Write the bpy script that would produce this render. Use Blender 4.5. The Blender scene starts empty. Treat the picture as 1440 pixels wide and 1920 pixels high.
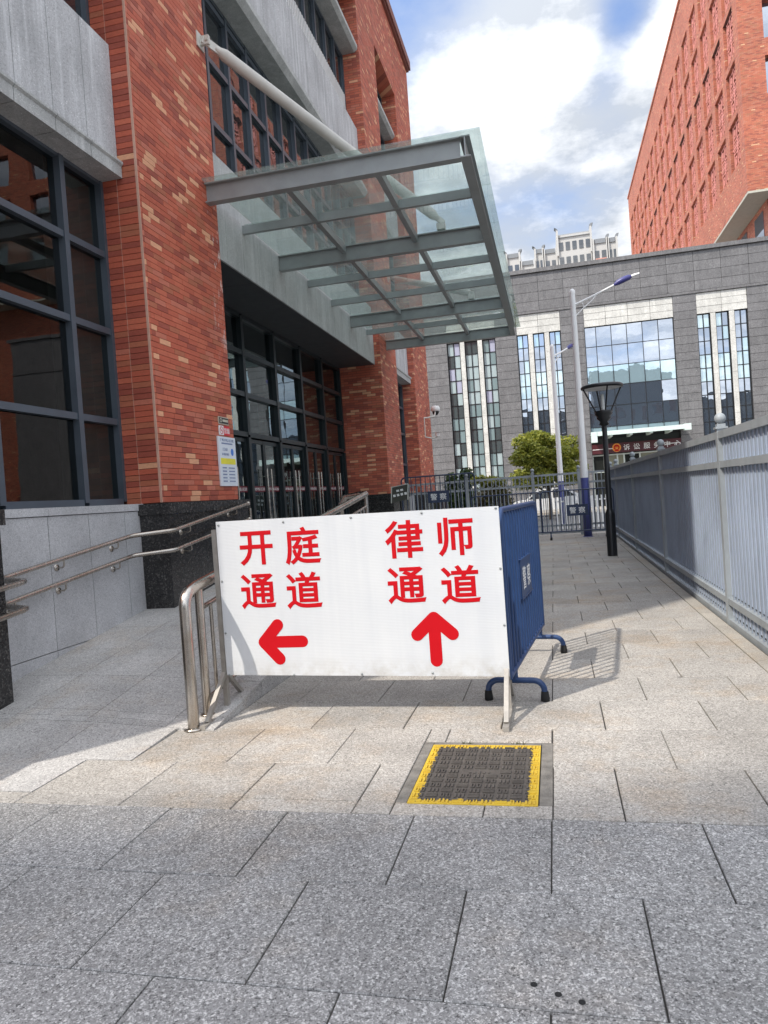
import bpy, math, random
from mathutils import Vector, Matrix, noise as mnoise
random.seed(7)
sc = bpy.context.scene
COL = sc.collection

# ------------------------------------------------------------------ camera, sky, sun, exposure
cam_d = bpy.data.cameras.new("camera")
cam_d.sensor_fit = 'VERTICAL'; cam_d.sensor_height = 36.0
cam_d.lens = 1365.577 / 1920 * 36.0
cam_d.clip_start = 0.05; cam_d.clip_end = 2000
cam = bpy.data.objects.new("camera", cam_d); COL.objects.link(cam)
R0 = Vector((0.97145748, 0.2264039, -0.07079299)); R1 = Vector((-0.06475759, -0.03398429, -0.99732218)); R2 = Vector((-0.22820348, 0.97344047, -0.01835292))
M = Matrix.Identity(4)
for i in range(3):
    M[i][0] = R0[i]; M[i][1] = -R1[i]; M[i][2] = -R2[i]
M[2][3] = 1.5
cam.matrix_world = M
sc.camera = cam

SUN_D = Vector((0.55, 0.65, -1.0)).normalized()          # direction the light travels
sun_d = bpy.data.lights.new("sun", 'SUN'); sun_d.energy = 2.0; sun_d.angle = math.radians(0.9); sun_d.color = (1.0, 0.93, 0.83)
sun = bpy.data.objects.new("sun", sun_d); COL.objects.link(sun)
sun.rotation_euler = SUN_D.to_track_quat('-Z', 'Y').to_euler(); sun.location = (-20, -25, 40)
SUN_EL = math.asin(-SUN_D.z); SUN_AZ = math.atan2(-SUN_D.x, -SUN_D.y)

world = bpy.data.worlds.new("World"); sc.world = world; world.use_nodes = True
def build_world():
    nt = world.node_tree; N = nt.nodes; L = nt.links; N.clear()
    out = N.new('ShaderNodeOutputWorld'); bg = N.new('ShaderNodeBackground'); bg.inputs['Strength'].default_value = 0.15
    sky = N.new('ShaderNodeTexSky'); sky.sky_type = 'NISHITA'; sky.sun_disc = False
    sky.sun_elevation = SUN_EL; sky.sun_rotation = SUN_AZ % (2 * math.pi); sky.air_density = 1.0; sky.dust_density = 0.6; sky.ozone_density = 1.6
    tc = N.new('ShaderNodeTexCoord')
    def math_(op, a, b=None, c=None, clamp=False):
        n = N.new('ShaderNodeMath'); n.operation = op; n.use_clamp = clamp
        for i, x in enumerate((a, b, c)):
            if x is None: continue
            if isinstance(x, (int, float)): n.inputs[i].default_value = x
            else: L.new(x, n.inputs[i])
        return n.outputs[0]
    sep = N.new('ShaderNodeSeparateXYZ'); L.new(tc.outputs['Generated'], sep.inputs[0])
    dz = math_('ADD', math_('MAXIMUM', sep.outputs[2], 0.0), 0.22)
    comb = N.new('ShaderNodeCombineXYZ')
    L.new(math_('DIVIDE', sep.outputs[0], dz), comb.inputs[0]); L.new(math_('DIVIDE', sep.outputs[1], dz), comb.inputs[1])
    def fbm(scale, detail, rough, off):
        mp = N.new('ShaderNodeMapping'); mp.inputs['Location'].default_value = off; L.new(comb.outputs[0], mp.inputs[0])
        n = N.new('ShaderNodeTexNoise'); n.inputs['Scale'].default_value = scale; n.inputs['Detail'].default_value = detail; n.inputs['Roughness'].default_value = rough
        L.new(mp.outputs[0], n.inputs[0]); return n.outputs[0]
    n1 = fbm(2.6, 9, 0.58, (3.1, 1.7, 0)); n2 = fbm(1.1, 3, 0.5, (7.3, 2.2, 4)); n3 = fbm(6.0, 8, 0.62, (0.4, 5.0, 1))
    dens = math_('ADD', math_('MULTIPLY_ADD', n1, 1.25, -.33), math_('MULTIPLY', n2, 0.5))
    # cumulus clumps and clearings at their places in this sky
    for d, rad, amp in (((-0.015, .874, .486), .075, .20), ((.02, .853, .522), .065, .22), ((-.055, .872, .475), .06, .14), ((.055, .862, .505), .04, .16), ((.165, .866, .473), .05, .42), ((.105, .948, .295), .035, .25), ((-.10, .885, .44), .05, .08),
                        ((.113, .857, .505), .036, -.55), ((-.14, .83, .55), .09, -.42), ((.085, .885, .455), .03, -.2), ((.0, .935, .36), .06, -.22), ((-.075,.918,.385), .05,-.12), ((.06,.945,.325), .05, -.14)):
        dp = N.new('ShaderNodeVectorMath'); dp.operation = 'DISTANCE'; L.new(tc.outputs['Generated'], dp.inputs[0]); dp.inputs[1].default_value = d
        q = math_('DIVIDE', dp.outputs['Value'], rad); g = math_('POWER', 2.718, math_('MULTIPLY', math_('MULTIPLY', q, q), -1.0))
        dens = math_('MULTIPLY_ADD', g, amp, dens)
    mr = N.new('ShaderNodeMapRange'); mr.interpolation_type = 'SMOOTHSTEP'; L.new(dens, mr.inputs[0]); mr.inputs[1].default_value = -0.12; mr.inputs[2].default_value = 0.70
    shade = N.new('ShaderNodeMapRange'); L.new(math_('ADD', math_('MULTIPLY_ADD', n3, 1.1, -.25), math_('MULTIPLY', dens, .6)), shade.inputs[0]); shade.inputs[1].default_value = .56; shade.inputs[2].default_value = 1.05
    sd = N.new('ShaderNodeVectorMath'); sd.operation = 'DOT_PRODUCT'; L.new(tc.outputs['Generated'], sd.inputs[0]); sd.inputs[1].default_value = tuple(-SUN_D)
    glow = N.new('ShaderNodeMapRange'); L.new(sd.outputs['Value'], glow.inputs[0])      # added fill: whole sky brightened towards the sun, in the manner of forward scatter
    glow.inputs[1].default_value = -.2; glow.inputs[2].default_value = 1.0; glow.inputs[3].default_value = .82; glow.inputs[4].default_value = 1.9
    cc = N.new('ShaderNodeMix'); cc.data_type = 'RGBA'; L.new(shade.outputs[0], cc.inputs[0]); cc.inputs[6].default_value = (2.45, 2.6, 2.8, 1); cc.inputs[7].default_value = (6.3, 6.25, 6.15, 1)
    mx = N.new('ShaderNodeMix'); mx.data_type = 'RGBA'; L.new(math_('MULTIPLY', mr.outputs[0], .94), mx.inputs[0])
    tint = N.new('ShaderNodeMix'); tint.data_type = 'RGBA'; tint.blend_type = 'MULTIPLY'; tint.inputs[0].default_value = 1.0
    L.new(sky.outputs[0], tint.inputs[6]); tint.inputs[7].default_value = (.70, .75, .86, 1)
    L.new(tint.outputs[2], mx.inputs[6]); L.new(cc.outputs[2], mx.inputs[7])
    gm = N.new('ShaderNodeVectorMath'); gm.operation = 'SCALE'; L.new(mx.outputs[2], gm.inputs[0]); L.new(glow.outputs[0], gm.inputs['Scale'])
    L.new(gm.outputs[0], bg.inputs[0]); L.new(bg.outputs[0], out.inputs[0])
build_world()
vs = sc.view_settings
vs.view_transform = 'Standard'; vs.look = 'None'; vs.exposure = 1.17; vs.gamma = 1.0; vs.use_curve_mapping = False

# ------------------------------------------------------------------ helpers
class MB:
    """collects simple shapes and links them as ONE mesh object"""
    def __init__(s, M=None): s.v = []; s.f = []; s.m = []; s.sm = []; s.M = M
    def add(s, verts, faces, m=0, smooth=False):
        b = len(s.v)
        for p in verts:
            p = Vector(p); s.v.append(s.M @ p if s.M else p)
        for f in faces: s.f.append([b + i for i in f]); s.m.append(m); s.sm.append(smooth)
    def box(s, x0, x1, y0, y1, z0, z1, m=0):
        s.add([(x0,y0,z0),(x1,y0,z0),(x1,y1,z0),(x0,y1,z0),(x0,y0,z1),(x1,y0,z1),(x1,y1,z1),(x0,y1,z1)],
              [(0,3,2,1),(4,5,6,7),(0,1,5,4),(1,2,6,5),(2,3,7,6),(3,0,4,7)], m)
    def bar(s, a, b, w, h, m=0, up=(0,0,1)):
        """rectangular bar from a to b, w across and h along up"""
        a = Vector(a); b = Vector(b); d = (b - a).normalized(); up = Vector(up)
        side = d.cross(up)
        if side.length < 1e-4: side = d.cross(Vector((1,0,0)))
        side.normalize(); u = side.cross(d).normalized()
        sw = side * w / 2; uh = u * h / 2
        vs_ = [a - sw - uh, a + sw - uh, a + sw + uh, a - sw + uh, b - sw - uh, b + sw - uh, b + sw + uh, b - sw + uh]
        s.add(vs_, [(0,1,2,3),(7,6,5,4),(0,4,5,1),(1,5,6,2),(2,6,7,3),(3,7,4,0)], m)
    def tube(s, pts, r, n=8, m=0, caps=True, smooth=True):
        pts = [Vector(p) for p in pts]; rs = r if isinstance(r, (list, tuple)) else [r] * len(pts)
        t0 = (pts[1] - pts[0]).normalized(); up = Vector((0,0,1)) if abs(t0.z) < .9 else Vector((1,0,0))
        nrm = t0.cross(up).normalized(); rings = []
        for i, p in enumerate(pts):
            if i == 0: t = (pts[1] - pts[0]).normalized()
            elif i == len(pts) - 1: t = (pts[-1] - pts[-2]).normalized()
            else:
                t = ((pts[i] - pts[i-1]).normalized() + (pts[i+1] - pts[i]).normalized()).normalized()
            nrm = (nrm - t * nrm.dot(t)).normalized(); bn = t.cross(nrm)
            k = 1.0
            if 0 < i < len(pts) - 1:
                c = t.dot((pts[i+1] - pts[i]).normalized()); k = 1 / max(c, .6)
            rings.append([p + (nrm * math.cos(a) + bn * math.sin(a)) * rs[i] * (k if i not in (0, len(pts)-1) else 1) for a in [2*math.pi*j/n for j in range(n)]])
        V = [q for ring in rings for q in ring]; F = []
        for i in range(len(pts) - 1):
            for j in range(n):
                F.append((i*n+j, i*n+(j+1)%n, (i+1)*n+(j+1)%n, (i+1)*n+j))
        s.add(V, F, m, smooth)
        if caps:
            s.add(rings[0], [tuple(range(n))[::-1]], m); s.add(rings[-1], [tuple(range(n))], m)
    def lathe(s, prof, c=(0,0,0), n=20, m=0, smooth=True):
        c = Vector(c); V = []; F = []
        for r, z in prof:
            for j in range(n): a = 2*math.pi*j/n; V.append(c + Vector((r*math.cos(a), r*math.sin(a), z)))
        for i in range(len(prof) - 1):
            for j in range(n): F.append((i*n+j, i*n+(j+1)%n, (i+1)*n+(j+1)%n, (i+1)*n+j))
        s.add(V, F, m, smooth)
    def prism(s, poly, ext, m=0):
        poly = [Vector(p) for p in poly]; ext = Vector(ext); n = len(poly)
        s.add(poly + [p + ext for p in poly], [tuple(range(n))[::-1], tuple(range(n, 2*n))] + [(i, (i+1)%n, n+(i+1)%n, n+i) for i in range(n)], m)
    def ball(s, c, r, m=0, n=12): s.lathe([(max(r*math.sin(t),1e-4), -r*math.cos(t)) for t in [math.pi*i/8 for i in range(9)]], c, n, m)
    def mesh(s, name, mats, off=Vector((0,0,0))):
        me = bpy.data.meshes.new(name); me.from_pydata([p - off for p in s.v], [], s.f)
        for m in (mats if isinstance(mats, (list, tuple)) else [mats]): me.materials.append(m)
        me.polygons.foreach_set('material_index', s.m); me.polygons.foreach_set('use_smooth', s.sm); me.update()
        return me
    def build(s, name, mats, parent=None, local=False):
        """world coordinates unless local; the part's origin is its thing's origin"""
        off = Vector((0,0,0)) if (local or parent is None) else root_loc(parent)
        o = bpy.data.objects.new(name, s.mesh(name, mats, off)); COL.objects.link(o)
        if parent is not None: o.parent = parent
        return o
def root_loc(o):
    while o.parent is not None: o = o.parent
    return Vector(o.location)
def thing(name, label, cat, loc=(0,0,0), rz=0.0, group=None):
    o = bpy.data.objects.new(name, None); COL.objects.link(o); o.location = loc; o.rotation_euler = (0,0,rz); o.empty_display_size = .2
    o['label'] = label; o['category'] = cat
    if group: o['group'] = group
    return o
def tag(o, label, cat, group=None):
    o['label'] = label; o['category'] = cat
    if group: o['group'] = group
    return o
def struct(name, loc=(0,0,0)):
    o = bpy.data.objects.new(name, None); COL.objects.link(o); o.location = loc; o['kind'] = 'structure'; return o
def inst(name, me, loc, parent, rot=None):
    """one more object on shared mesh data; loc in world coordinates"""
    o = bpy.data.objects.new(name, me); COL.objects.link(o); o.parent = parent; o.location = Vector(loc) - root_loc(parent)
    if rot: o.rotation_euler = rot
    return o
def dup(root, loc, rz, label, group=None):
    r = root.copy(); COL.objects.link(r); r.location = loc; r.rotation_euler = (0,0,rz); r['label'] = label
    if group: r['group'] = group
    for ch in list(root.children):
        c = ch.copy(); COL.objects.link(c); c.parent = r
        for g in ch.children:
            d = g.copy(); COL.objects.link(d); d.parent = c
    return r
def text_mesh(body, size, bold=0.0, align='CENTER', thick=.0015, mat=None, name='lettering'):
    cu = bpy.data.curves.new('t', 'FONT'); cu.body = body; cu.size = 1; cu.align_x = align; cu.align_y = 'CENTER'; cu.resolution_u = 4
    if bold: cu.bevel_depth = bold; cu.bevel_resolution = 0
    else: cu.extrude = .01
    o = bpy.data.objects.new('t', cu); COL.objects.link(o)
    bpy.context.view_layer.update()
    me = bpy.data.meshes.new_from_object(o.evaluated_get(bpy.context.evaluated_depsgraph_get()))
    bpy.data.objects.remove(o); bpy.data.curves.remove(cu)
    zs = [v.co.z for v in me.vertices]; k = thick / max(1e-6, max(zs) - min(zs))
    xs = [v.co.x for v in me.vertices]; ys = [v.co.y for v in me.vertices]
    cx = (max(xs)+min(xs))/2 if align == 'CENTER' else 0; cy = (max(ys)+min(ys))/2
    me.transform(Matrix.Translation((-cx, -cy, 0))); me.transform(Matrix.Diagonal((size, size, k, 1)))
    me.materials.clear(); me.materials.append(mat); me.name = name
    for p in me.polygons: p.use_smooth = False; p.material_index = 0
    return me
def merge_text(items, name, mat, parent, xdir, zdir=(0,0,1), local=False):
    """items: (body, size, bold, position); lettering of one board as ONE mesh; xdir = reading direction"""
    x = Vector(xdir).normalized(); y = Vector(zdir).normalized(); n = x.cross(y)
    mb = MB()
    for body, size, bold, pos in items:
        me = text_mesh(body, size, bold, mat=mat)
        Rm = Matrix(((x.x,y.x,n.x,pos[0]),(x.y,y.y,n.y,pos[1]),(x.z,y.z,n.z,pos[2]),(0,0,0,1)))
        mb.add([Rm @ v.co for v in me.vertices], [tuple(p.vertices) for p in me.polygons])
        bpy.data.meshes.remove(me)
    return mb.build(name, mat, parent, local)

# ------------------------------------------------------------------ materials
def newmat(name):
    m = bpy.data.materials.new(name); m.use_nodes = True; nt = m.node_tree
    return m, nt.nodes, nt.links, nt.nodes['Principled BSDF']
def setin(b, **k):
    for key, v in k.items():
        b.inputs[key.replace('_', ' ')].default_value = v
class G:
    """tiny node-graph helper"""
    def __init__(s, N, L): s.N = N; s.L = L
    def put(s, sock, x):
        if isinstance(x, (int, float)): sock.default_value = x
        elif isinstance(x, tuple): sock.default_value = x
        else: s.L.new(x, sock)
    def m(s, op, a, b=None, c=None, clamp=False):
        n = s.N.new('ShaderNodeMath'); n.operation = op; n.use_clamp = clamp
        for i, x in enumerate((a, b, c)):
            if x is not None: s.put(n.inputs[i], x)
        return n.outputs[0]
    def pos(s): return s.N.new('ShaderNodeNewGeometry').outputs['Position']
    def sep(s, v):
        n = s.N.new('ShaderNodeSeparateXYZ'); s.L.new(v, n.inputs[0]); return n.outputs
    def noise(s, v, scale, detail=3, rough=.5, vec=None):
        if vec:
            mp = s.N.new('ShaderNodeMapping'); mp.inputs['Scale'].default_value = vec; s.L.new(v, mp.inputs[0]); v = mp.outputs[0]
        n = s.N.new('ShaderNodeTexNoise'); n.inputs['Scale'].default_value = scale; n.inputs['Detail'].default_value = detail; n.inputs['Roughness'].default_value = rough
        s.L.new(v, n.inputs[0]); return n.outputs[0]
    def ramp(s, f, stops, const=False):
        n = s.N.new('ShaderNodeValToRGB'); s.L.new(f, n.inputs[0]); cr = n.color_ramp
        if const: cr.interpolation = 'CONSTANT'
        while len(cr.elements) < len(stops): cr.elements.new(.5)
        for e, (p, c) in zip(cr.elements, stops):
            e.position = p; e.color = (c, c, c, 1) if isinstance(c, (int, float)) else (*c, 1)
        return n.outputs[0]
    def mix(s, f, a, b, mode='MIX'):
        n = s.N.new('ShaderNodeMix'); n.data_type = 'RGBA'; n.blend_type = mode
        s.put(n.inputs[0], f)
        for i, x in ((6, a), (7, b)):
            if isinstance(x, tuple): n.inputs[i].default_value = (*x, 1) if len(x) == 3 else x
            else: s.L.new(x, n.inputs[i])
        return n.outputs[2]
    def bump(s, h, strength, dist=.01):
        n = s.N.new('ShaderNodeBump'); n.inputs['Strength'].default_value = strength; n.inputs['Distance'].default_value = dist; s.L.new(h, n.inputs['Height']); return n.outputs[0]
    def rnd(s): return s.N.new('ShaderNodeObjectInfo').outputs['Random']
    def range(s, f, a, b, c=0., d=1.):
        n = s.N.new('ShaderNodeMapRange'); s.put(n.inputs[0], f); n.inputs[1].default_value = a; n.inputs[2].default_value = b; n.inputs[3].default_value = c; n.inputs[4].default_value = d; return n.outputs[0]

def plain(name, col, rough=.5, metal=0., var=.12, scale=6., bump=0., spec=.5):
    m, N, L, b = newmat(name); g = G(N, L); p = g.pos()
    n = g.noise(p, scale, 5, .6)
    c = g.mix(g.range(n, .25, .75), tuple(x*(1-var) for x in col), tuple(min(1, x*(1+var)) for x in col))
    L.new(c, b.inputs['Base Color']); setin(b, Metallic=metal); b.inputs['Specular IOR Level'].default_value = spec
    L.new(g.range(n, .2, .8, max(.02, rough-.08), rough+.1), b.inputs['Roughness'])
    if bump: L.new(g.bump(g.noise(p, scale*6, 4), bump), b.inputs['Normal'])
    return m

def granite(name, dark, mid, light, grain=170., rough=.75, tone=.1, stain=0., streak=0., speck=.12):
    m, N, L, b = newmat(name); g = G(N, L); p = g.pos()
    vc = N.new('ShaderNodeTexVoronoi'); vc.inputs['Scale'].default_value = grain*1.5; L.new(p, vc.inputs[0])
    vd = N.new('ShaderNodeTexVoronoi'); vd.inputs['Scale'].default_value = grain*.8; L.new(p, vd.inputs[0])
    a = g.m('ADD', g.m('ADD', g.m('MULTIPLY', g.sep(vc.outputs['Color'])[0], .40), g.m('MULTIPLY', g.sep(vd.outputs['Color'])[1], .35)), g.m('MULTIPLY', g.noise(p, grain*.5, 3, .7), .35))
    c = g.ramp(a, [(.22, dark), (.45, mid), (.62, mid), (.85, light)])
    v = N.new('ShaderNodeTexVoronoi'); v.inputs['Scale'].default_value = grain*.42; L.new(p, v.inputs[0])
    fl = g.m('LESS_THAN', v.outputs['Distance'], .22); pick = g.m('GREATER_THAN', g.sep(v.outputs['Color'])[0], 1-speck)
    c = g.mix(g.m('MULTIPLY', g.m('MULTIPLY', fl, pick), .75), c, tuple(min(1, x*1.7) for x in light))
    v2 = N.new('ShaderNodeTexVoronoi'); v2.inputs['Scale'].default_value = grain*.6; L.new(p, v2.inputs[0])
    c = g.mix(g.m('MULTIPLY', g.m('MULTIPLY', g.m('LESS_THAN', v2.outputs['Distance'], .3), g.m('GREATER_THAN', g.sep(v2.outputs['Color'])[1], .88)), .5), c, tuple(x*.45 for x in dark))
    big = g.noise(p, 1.7, 4, .6)
    c = g.mix(1.0, c, g.ramp(big, [(.3, .80), (.7, 1.08)]), 'MULTIPLY')
    if tone: c = g.mix(1.0, c, g.ramp(g.rnd(), [(0, 1-tone), (1, 1+tone)]), 'MULTIPLY')
    if stain:
        s1 = g.noise(p, .8, 6, .65); s2 = g.noise(p, 5., 5, .7)
        f = g.m('MULTIPLY', g.range(g.m('ADD', g.m('MULTIPLY', s1, .7), g.m('MULTIPLY', s2, .3)), .5, .68), stain, clamp=True)
        c = g.mix(f, c, g.mix(1.0, c, (1.0, .80, .58), 'MULTIPLY'))
        vs_ = N.new('ShaderNodeTexVoronoi'); vs_.inputs['Scale'].default_value = 1.6; L.new(p, vs_.inputs[0])      # gum and trodden marks
        wob = g.m('MULTIPLY_ADD', g.noise(p, 22, 3, .6), .07, vs_.outputs['Distance'])
        c = g.mix(g.m('MULTIPLY', g.range(wob, .085, .065), g.m('MULTIPLY', g.m('GREATER_THAN', g.sep(vs_.outputs['Color'])[2], .55), .5)), c, tuple(x*.5 for x in dark))
        dk = g.range(g.noise(p, 2.3, 7, .75, (1, 1.6, 1)), .60, .74)
        c = g.mix(g.m('MULTIPLY', dk, stain*.5, clamp=True), c, g.mix(1.0, c, (.62, .62, .62), 'MULTIPLY'))
    if streak:
        st = g.noise(p, 7., 5, .65, (1, 1, .07))
        c = g.mix(g.m('MULTIPLY', g.range(st, .5, .72), streak, clamp=True), c, tuple(min(1, x*1.35) for x in light))
        st2 = g.noise(p, 4., 5, .65, (1.3, 1.3, .05))
        c = g.mix(g.m('MULTIPLY', g.range(st2, .52, .72), streak, clamp=True), c, tuple(x*.8 for x in dark))
    L.new(c, b.inputs['Base Color']); b.inputs['Roughness'].default_value = rough
    L.new(g.bump(a, .05, .0015), b.inputs['Normal'])
    return m

BRICK = {'brick_dark': (.35,.084,.055), 'brick_mid': (.49,.115,.066), 'brick_red': (.54,.14,.08), 'brick_rose': (.53,.165,.106), 'brick_brown': (.43,.135,.075), 'brick_tan': (.74,.37,.215)}
WEIGHT = [.17, .28, .24, .14, .09, .08]
def brick_mat(name, col):
    m, N, L, b = newmat(name); g = G(N, L); p = g.pos()
    n = g.noise(p, 30., 4, .7, (1, .25, 1.6)); n2 = g.noise(p, 1.1, 3)
    c = g.mix(g.range(n, .25, .75), tuple(x*.84 for x in col), tuple(min(1, x*1.13) for x in col))
    c = g.mix(1.0, c, g.ramp(n2, [(.3, .88), (.7, 1.08)]), 'MULTIPLY')
    s = g.sep(p)      # lime runs down the far edge of the pillar below the canopy
    edge = g.m('MULTIPLY', g.range(s[1], 9.1, 9.35), g.m('MULTIPLY', g.range(s[2], 3.2, 4.2), g.range(s[2], 5.9, 5.6)))
    spl = g.m('MULTIPLY', g.range(g.noise(p, 9., 6, .75, (1, 1, .45)), .56, .60, 0, 1), edge, clamp=True)
    c = g.mix(g.m('MULTIPLY', spl, .9), c, (.72, .68, .64))
    L.new(c, b.inputs['Base Color']); b.inputs['Roughness'].default_value = .62; b.inputs['Specular IOR Level'].default_value = .35
    L.new(g.bump(n, .15, .003), b.inputs['Normal']); return m
BM = [brick_mat(k, v) for k, v in BRICK.items()]
def brickwork(name, pitch=.065, length=.245, scale=(1,1,1), tanw=.08):
    """tile-brick wall seen from far off: courses, joints, a tone of its own for every brick"""
    m, N, L, b = newmat(name); g = G(N, L); p = g.pos(); s = g.sep(p)
    u = g.m('ADD', s[0], s[1]); row = g.m('FLOOR', g.m('DIVIDE', s[2], pitch))
    uu = g.m('ADD', g.m('DIVIDE', u, length), g.m('MULTIPLY', row, .5)); col = g.m('FLOOR', uu)
    w = N.new('ShaderNodeTexWhiteNoise'); w.noise_dimensions = '2D'
    cb = N.new('ShaderNodeCombineXYZ'); L.new(col, cb.inputs[0]); L.new(row, cb.inputs[1]); L.new(cb.outputs[0], w.inputs['Vector'])
    acc = 0; stops = []
    W = WEIGHT[:5] + [tanw]
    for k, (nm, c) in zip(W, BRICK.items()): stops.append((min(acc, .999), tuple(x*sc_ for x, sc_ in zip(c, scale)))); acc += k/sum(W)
    c = g.ramp(w.outputs['Value'], stops, True)
    fz = g.m('FRACT', g.m('DIVIDE', s[2], pitch)); fu = g.m('FRACT', uu)
    j = g.m('MAXIMUM', g.m('GREATER_THAN', fz, .90), g.m('GREATER_THAN', fu, .975))
    c = g.mix(j, c, (.11, .05, .04))
    c = g.mix(1.0, c, g.ramp(g.noise(p, .35, 4), [(.3, .85), (.7, 1.1)]), 'MULTIPLY')
    L.new(c, b.inputs['Base Color']); b.inputs['Roughness'].default_value = .7
    L.new(g.bump(j, -.5, .006), b.inputs['Normal']); return m
M_BRICKFAR = brickwork('brickwork')
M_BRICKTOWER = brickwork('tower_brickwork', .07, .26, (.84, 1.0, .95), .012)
M_MORTAR = plain('mortar', (.13, .055, .042), .9)
M_JOINTLIGHT = plain('light_joint', (.55, .33, .25), .8)

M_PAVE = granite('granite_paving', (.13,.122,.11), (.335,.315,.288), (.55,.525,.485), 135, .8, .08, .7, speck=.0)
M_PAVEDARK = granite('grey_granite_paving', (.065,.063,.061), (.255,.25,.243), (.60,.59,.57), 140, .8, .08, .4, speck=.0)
M_RAMP = granite('ramp_granite', (.17,.165,.16), (.41,.40,.39), (.62,.61,.59), 130, .8, .06, .5, speck=.0)
M_WALLG = granite('wall_granite', (.30,.30,.31), (.49,.49,.50), (.64,.64,.65), 150, .6, .03, 0, .0)
M_STREAK = granite('weathered_granite', (.33,.335,.34), (.49,.495,.505), (.62,.63,.64), 90, .7, .05, 0, .55)
M_LEDGE = granite('ledge_granite', (.30,.31,.31), (.44,.45,.44), (.56,.57,.56), 110, .7, 0, 0, .35)
M_FASCIA = granite('fascia_granite', (.33,.345,.34), (.45,.465,.455), (.56,.575,.565), 110, .7, .03, 0, .3)
M_DARKG = granite('black_granite', (.010,.010,.011), (.028,.027,.027), (.10,.095,.09), 60, .22, 0, 0, 0, .08)
M_BED = plain('joint_mortar', (.075, .07, .063), .95, 0, .3, 20)
M_ASPHALT = plain('asphalt', (.11,.11,.108), .9, 0, .2, 3, .2)
M_GREYST = granite('dark_grey_cladding', (.085,.083,.085), (.15,.146,.148), (.215,.21,.21), 26, .6, .09, 0, .25, .03)
M_GREYCORE = plain('cladding_joint', (.035,.035,.036), .9)
M_LIGHTST = granite('pale_stone_cladding', (.40,.39,.36), (.56,.55,.51), (.66,.65,.61), 26, .6, .05, 0, .25, .03)
M_FRAME = plain('slate_blue_frame', (.085,.105,.13), .38, .25, .1, 4)
M_FRAMEDK = plain('dark_green_frame', (.022,.030,.034), .35, .2, .1, 4)
M_STEEL = plain('grey_painted_steel', (.30,.325,.325), .42, .15, .16, 3)
M_TUBE = plain('cream_painted_tube', (.56,.545,.50), .45, .0, .14, 3)
M_WHITE = plain('white_paint', (.78,.78,.77), .45, 0, .04, 3)
M_BLACK = plain('black_paint', (.012,.013,.015), .35, .1, .2, 8)
M_RUBBER = plain('black_rubber', (.012,.012,.012), .8)
M_BLUE = plain('blue_barrier_paint', (.018,.050,.145), .38, .0, .14, 7)
M_NAVY = plain('navy_barrier_paint', (.032,.048,.095), .4, .0, .2, 9)
M_POLEBLUE = plain('blue_pole_band', (.075,.09,.27), .45)
M_LAMPBLUE = plain('blue_lamp_shell', (.05,.05,.20), .35)
M_SOFFIT = plain('dark_soffit', (.05,.055,.06), .6)
M_DARKIN = plain('dim_interior', (.045,.05,.05), .8)
M_RED = plain('red_lettering', (.50,.002,.008), .6, 0, .03, spec=.2)
M_DKRED = plain('dark_red_strip', (.13,.006,.016), .4)
M_SIGNRED = plain('maroon_fascia', (.075,.013,.018), .4)
M_YEL = plain('yellow_print', (.80,.72,.06), .5)
M_INK = plain('grey_print', (.19,.24,.38), .6)
M_GOLD = plain('gold_emblem', (.75,.28,.04), .4)
M_PALEGREEN = plain('pale_green_canopy', (.62,.72,.68), .4)
M_CURB = granite('kerb_granite', (.22,.205,.185), (.36,.335,.295), (.48,.45,.40), 140, .8, .08, .8)
M_CONC = plain('surround_concrete', (.16,.15,.135), .95, 0, .45, 14, .5)
M_GUTTER = plain('gutter_floor', (.045,.045,.042), .9, 0, .4, 9)

def stainless():
    m, N, L, b = newmat('stainless_steel'); g = G(N, L); p = g.pos()
    n = g.noise(p, 40, 5, .7, (1, 1, .06)); n2 = g.noise(p, 3, 5, .7)
    c = g.mix(g.range(n2, .35, .72), (.56,.53,.49), (.40,.34,.28)); L.new(c, b.inputs['Base Color'])
    setin(b, Metallic=1.0); L.new(g.range(n, .2, .8, .17, .34), b.inputs['Roughness']); return m
M_INOX = stainless()
def fence_paint(name, col, dirt=.5):
    m, N, L, b = newmat(name); g = G(N, L); p = g.pos(); s = g.sep(p)
    n = g.noise(p, 5, 6, .7, (1, 1, .35)); n2 = g.noise(p, 1.1, 3)
    c = g.mix(g.m('MULTIPLY', g.range(n, .48, .75), dirt, clamp=True), col, tuple(x*.5 for x in col))
    c = g.mix(1., c, g.ramp(n2, [(.3, .9), (.7, 1.08)]), 'MULTIPLY')
    L.new(c, b.inputs['Base Color']); b.inputs['Roughness'].default_value = .5; return m
M_FENCE = fence_paint('galvanised_grey_paint', (.30,.33,.35), .6)
M_SHEET = fence_paint('blue_grey_sheet', (.46,.55,.70), .25)
M_PICKET = fence_paint('dark_grey_picket', (.27,.31,.37), .5)

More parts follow.
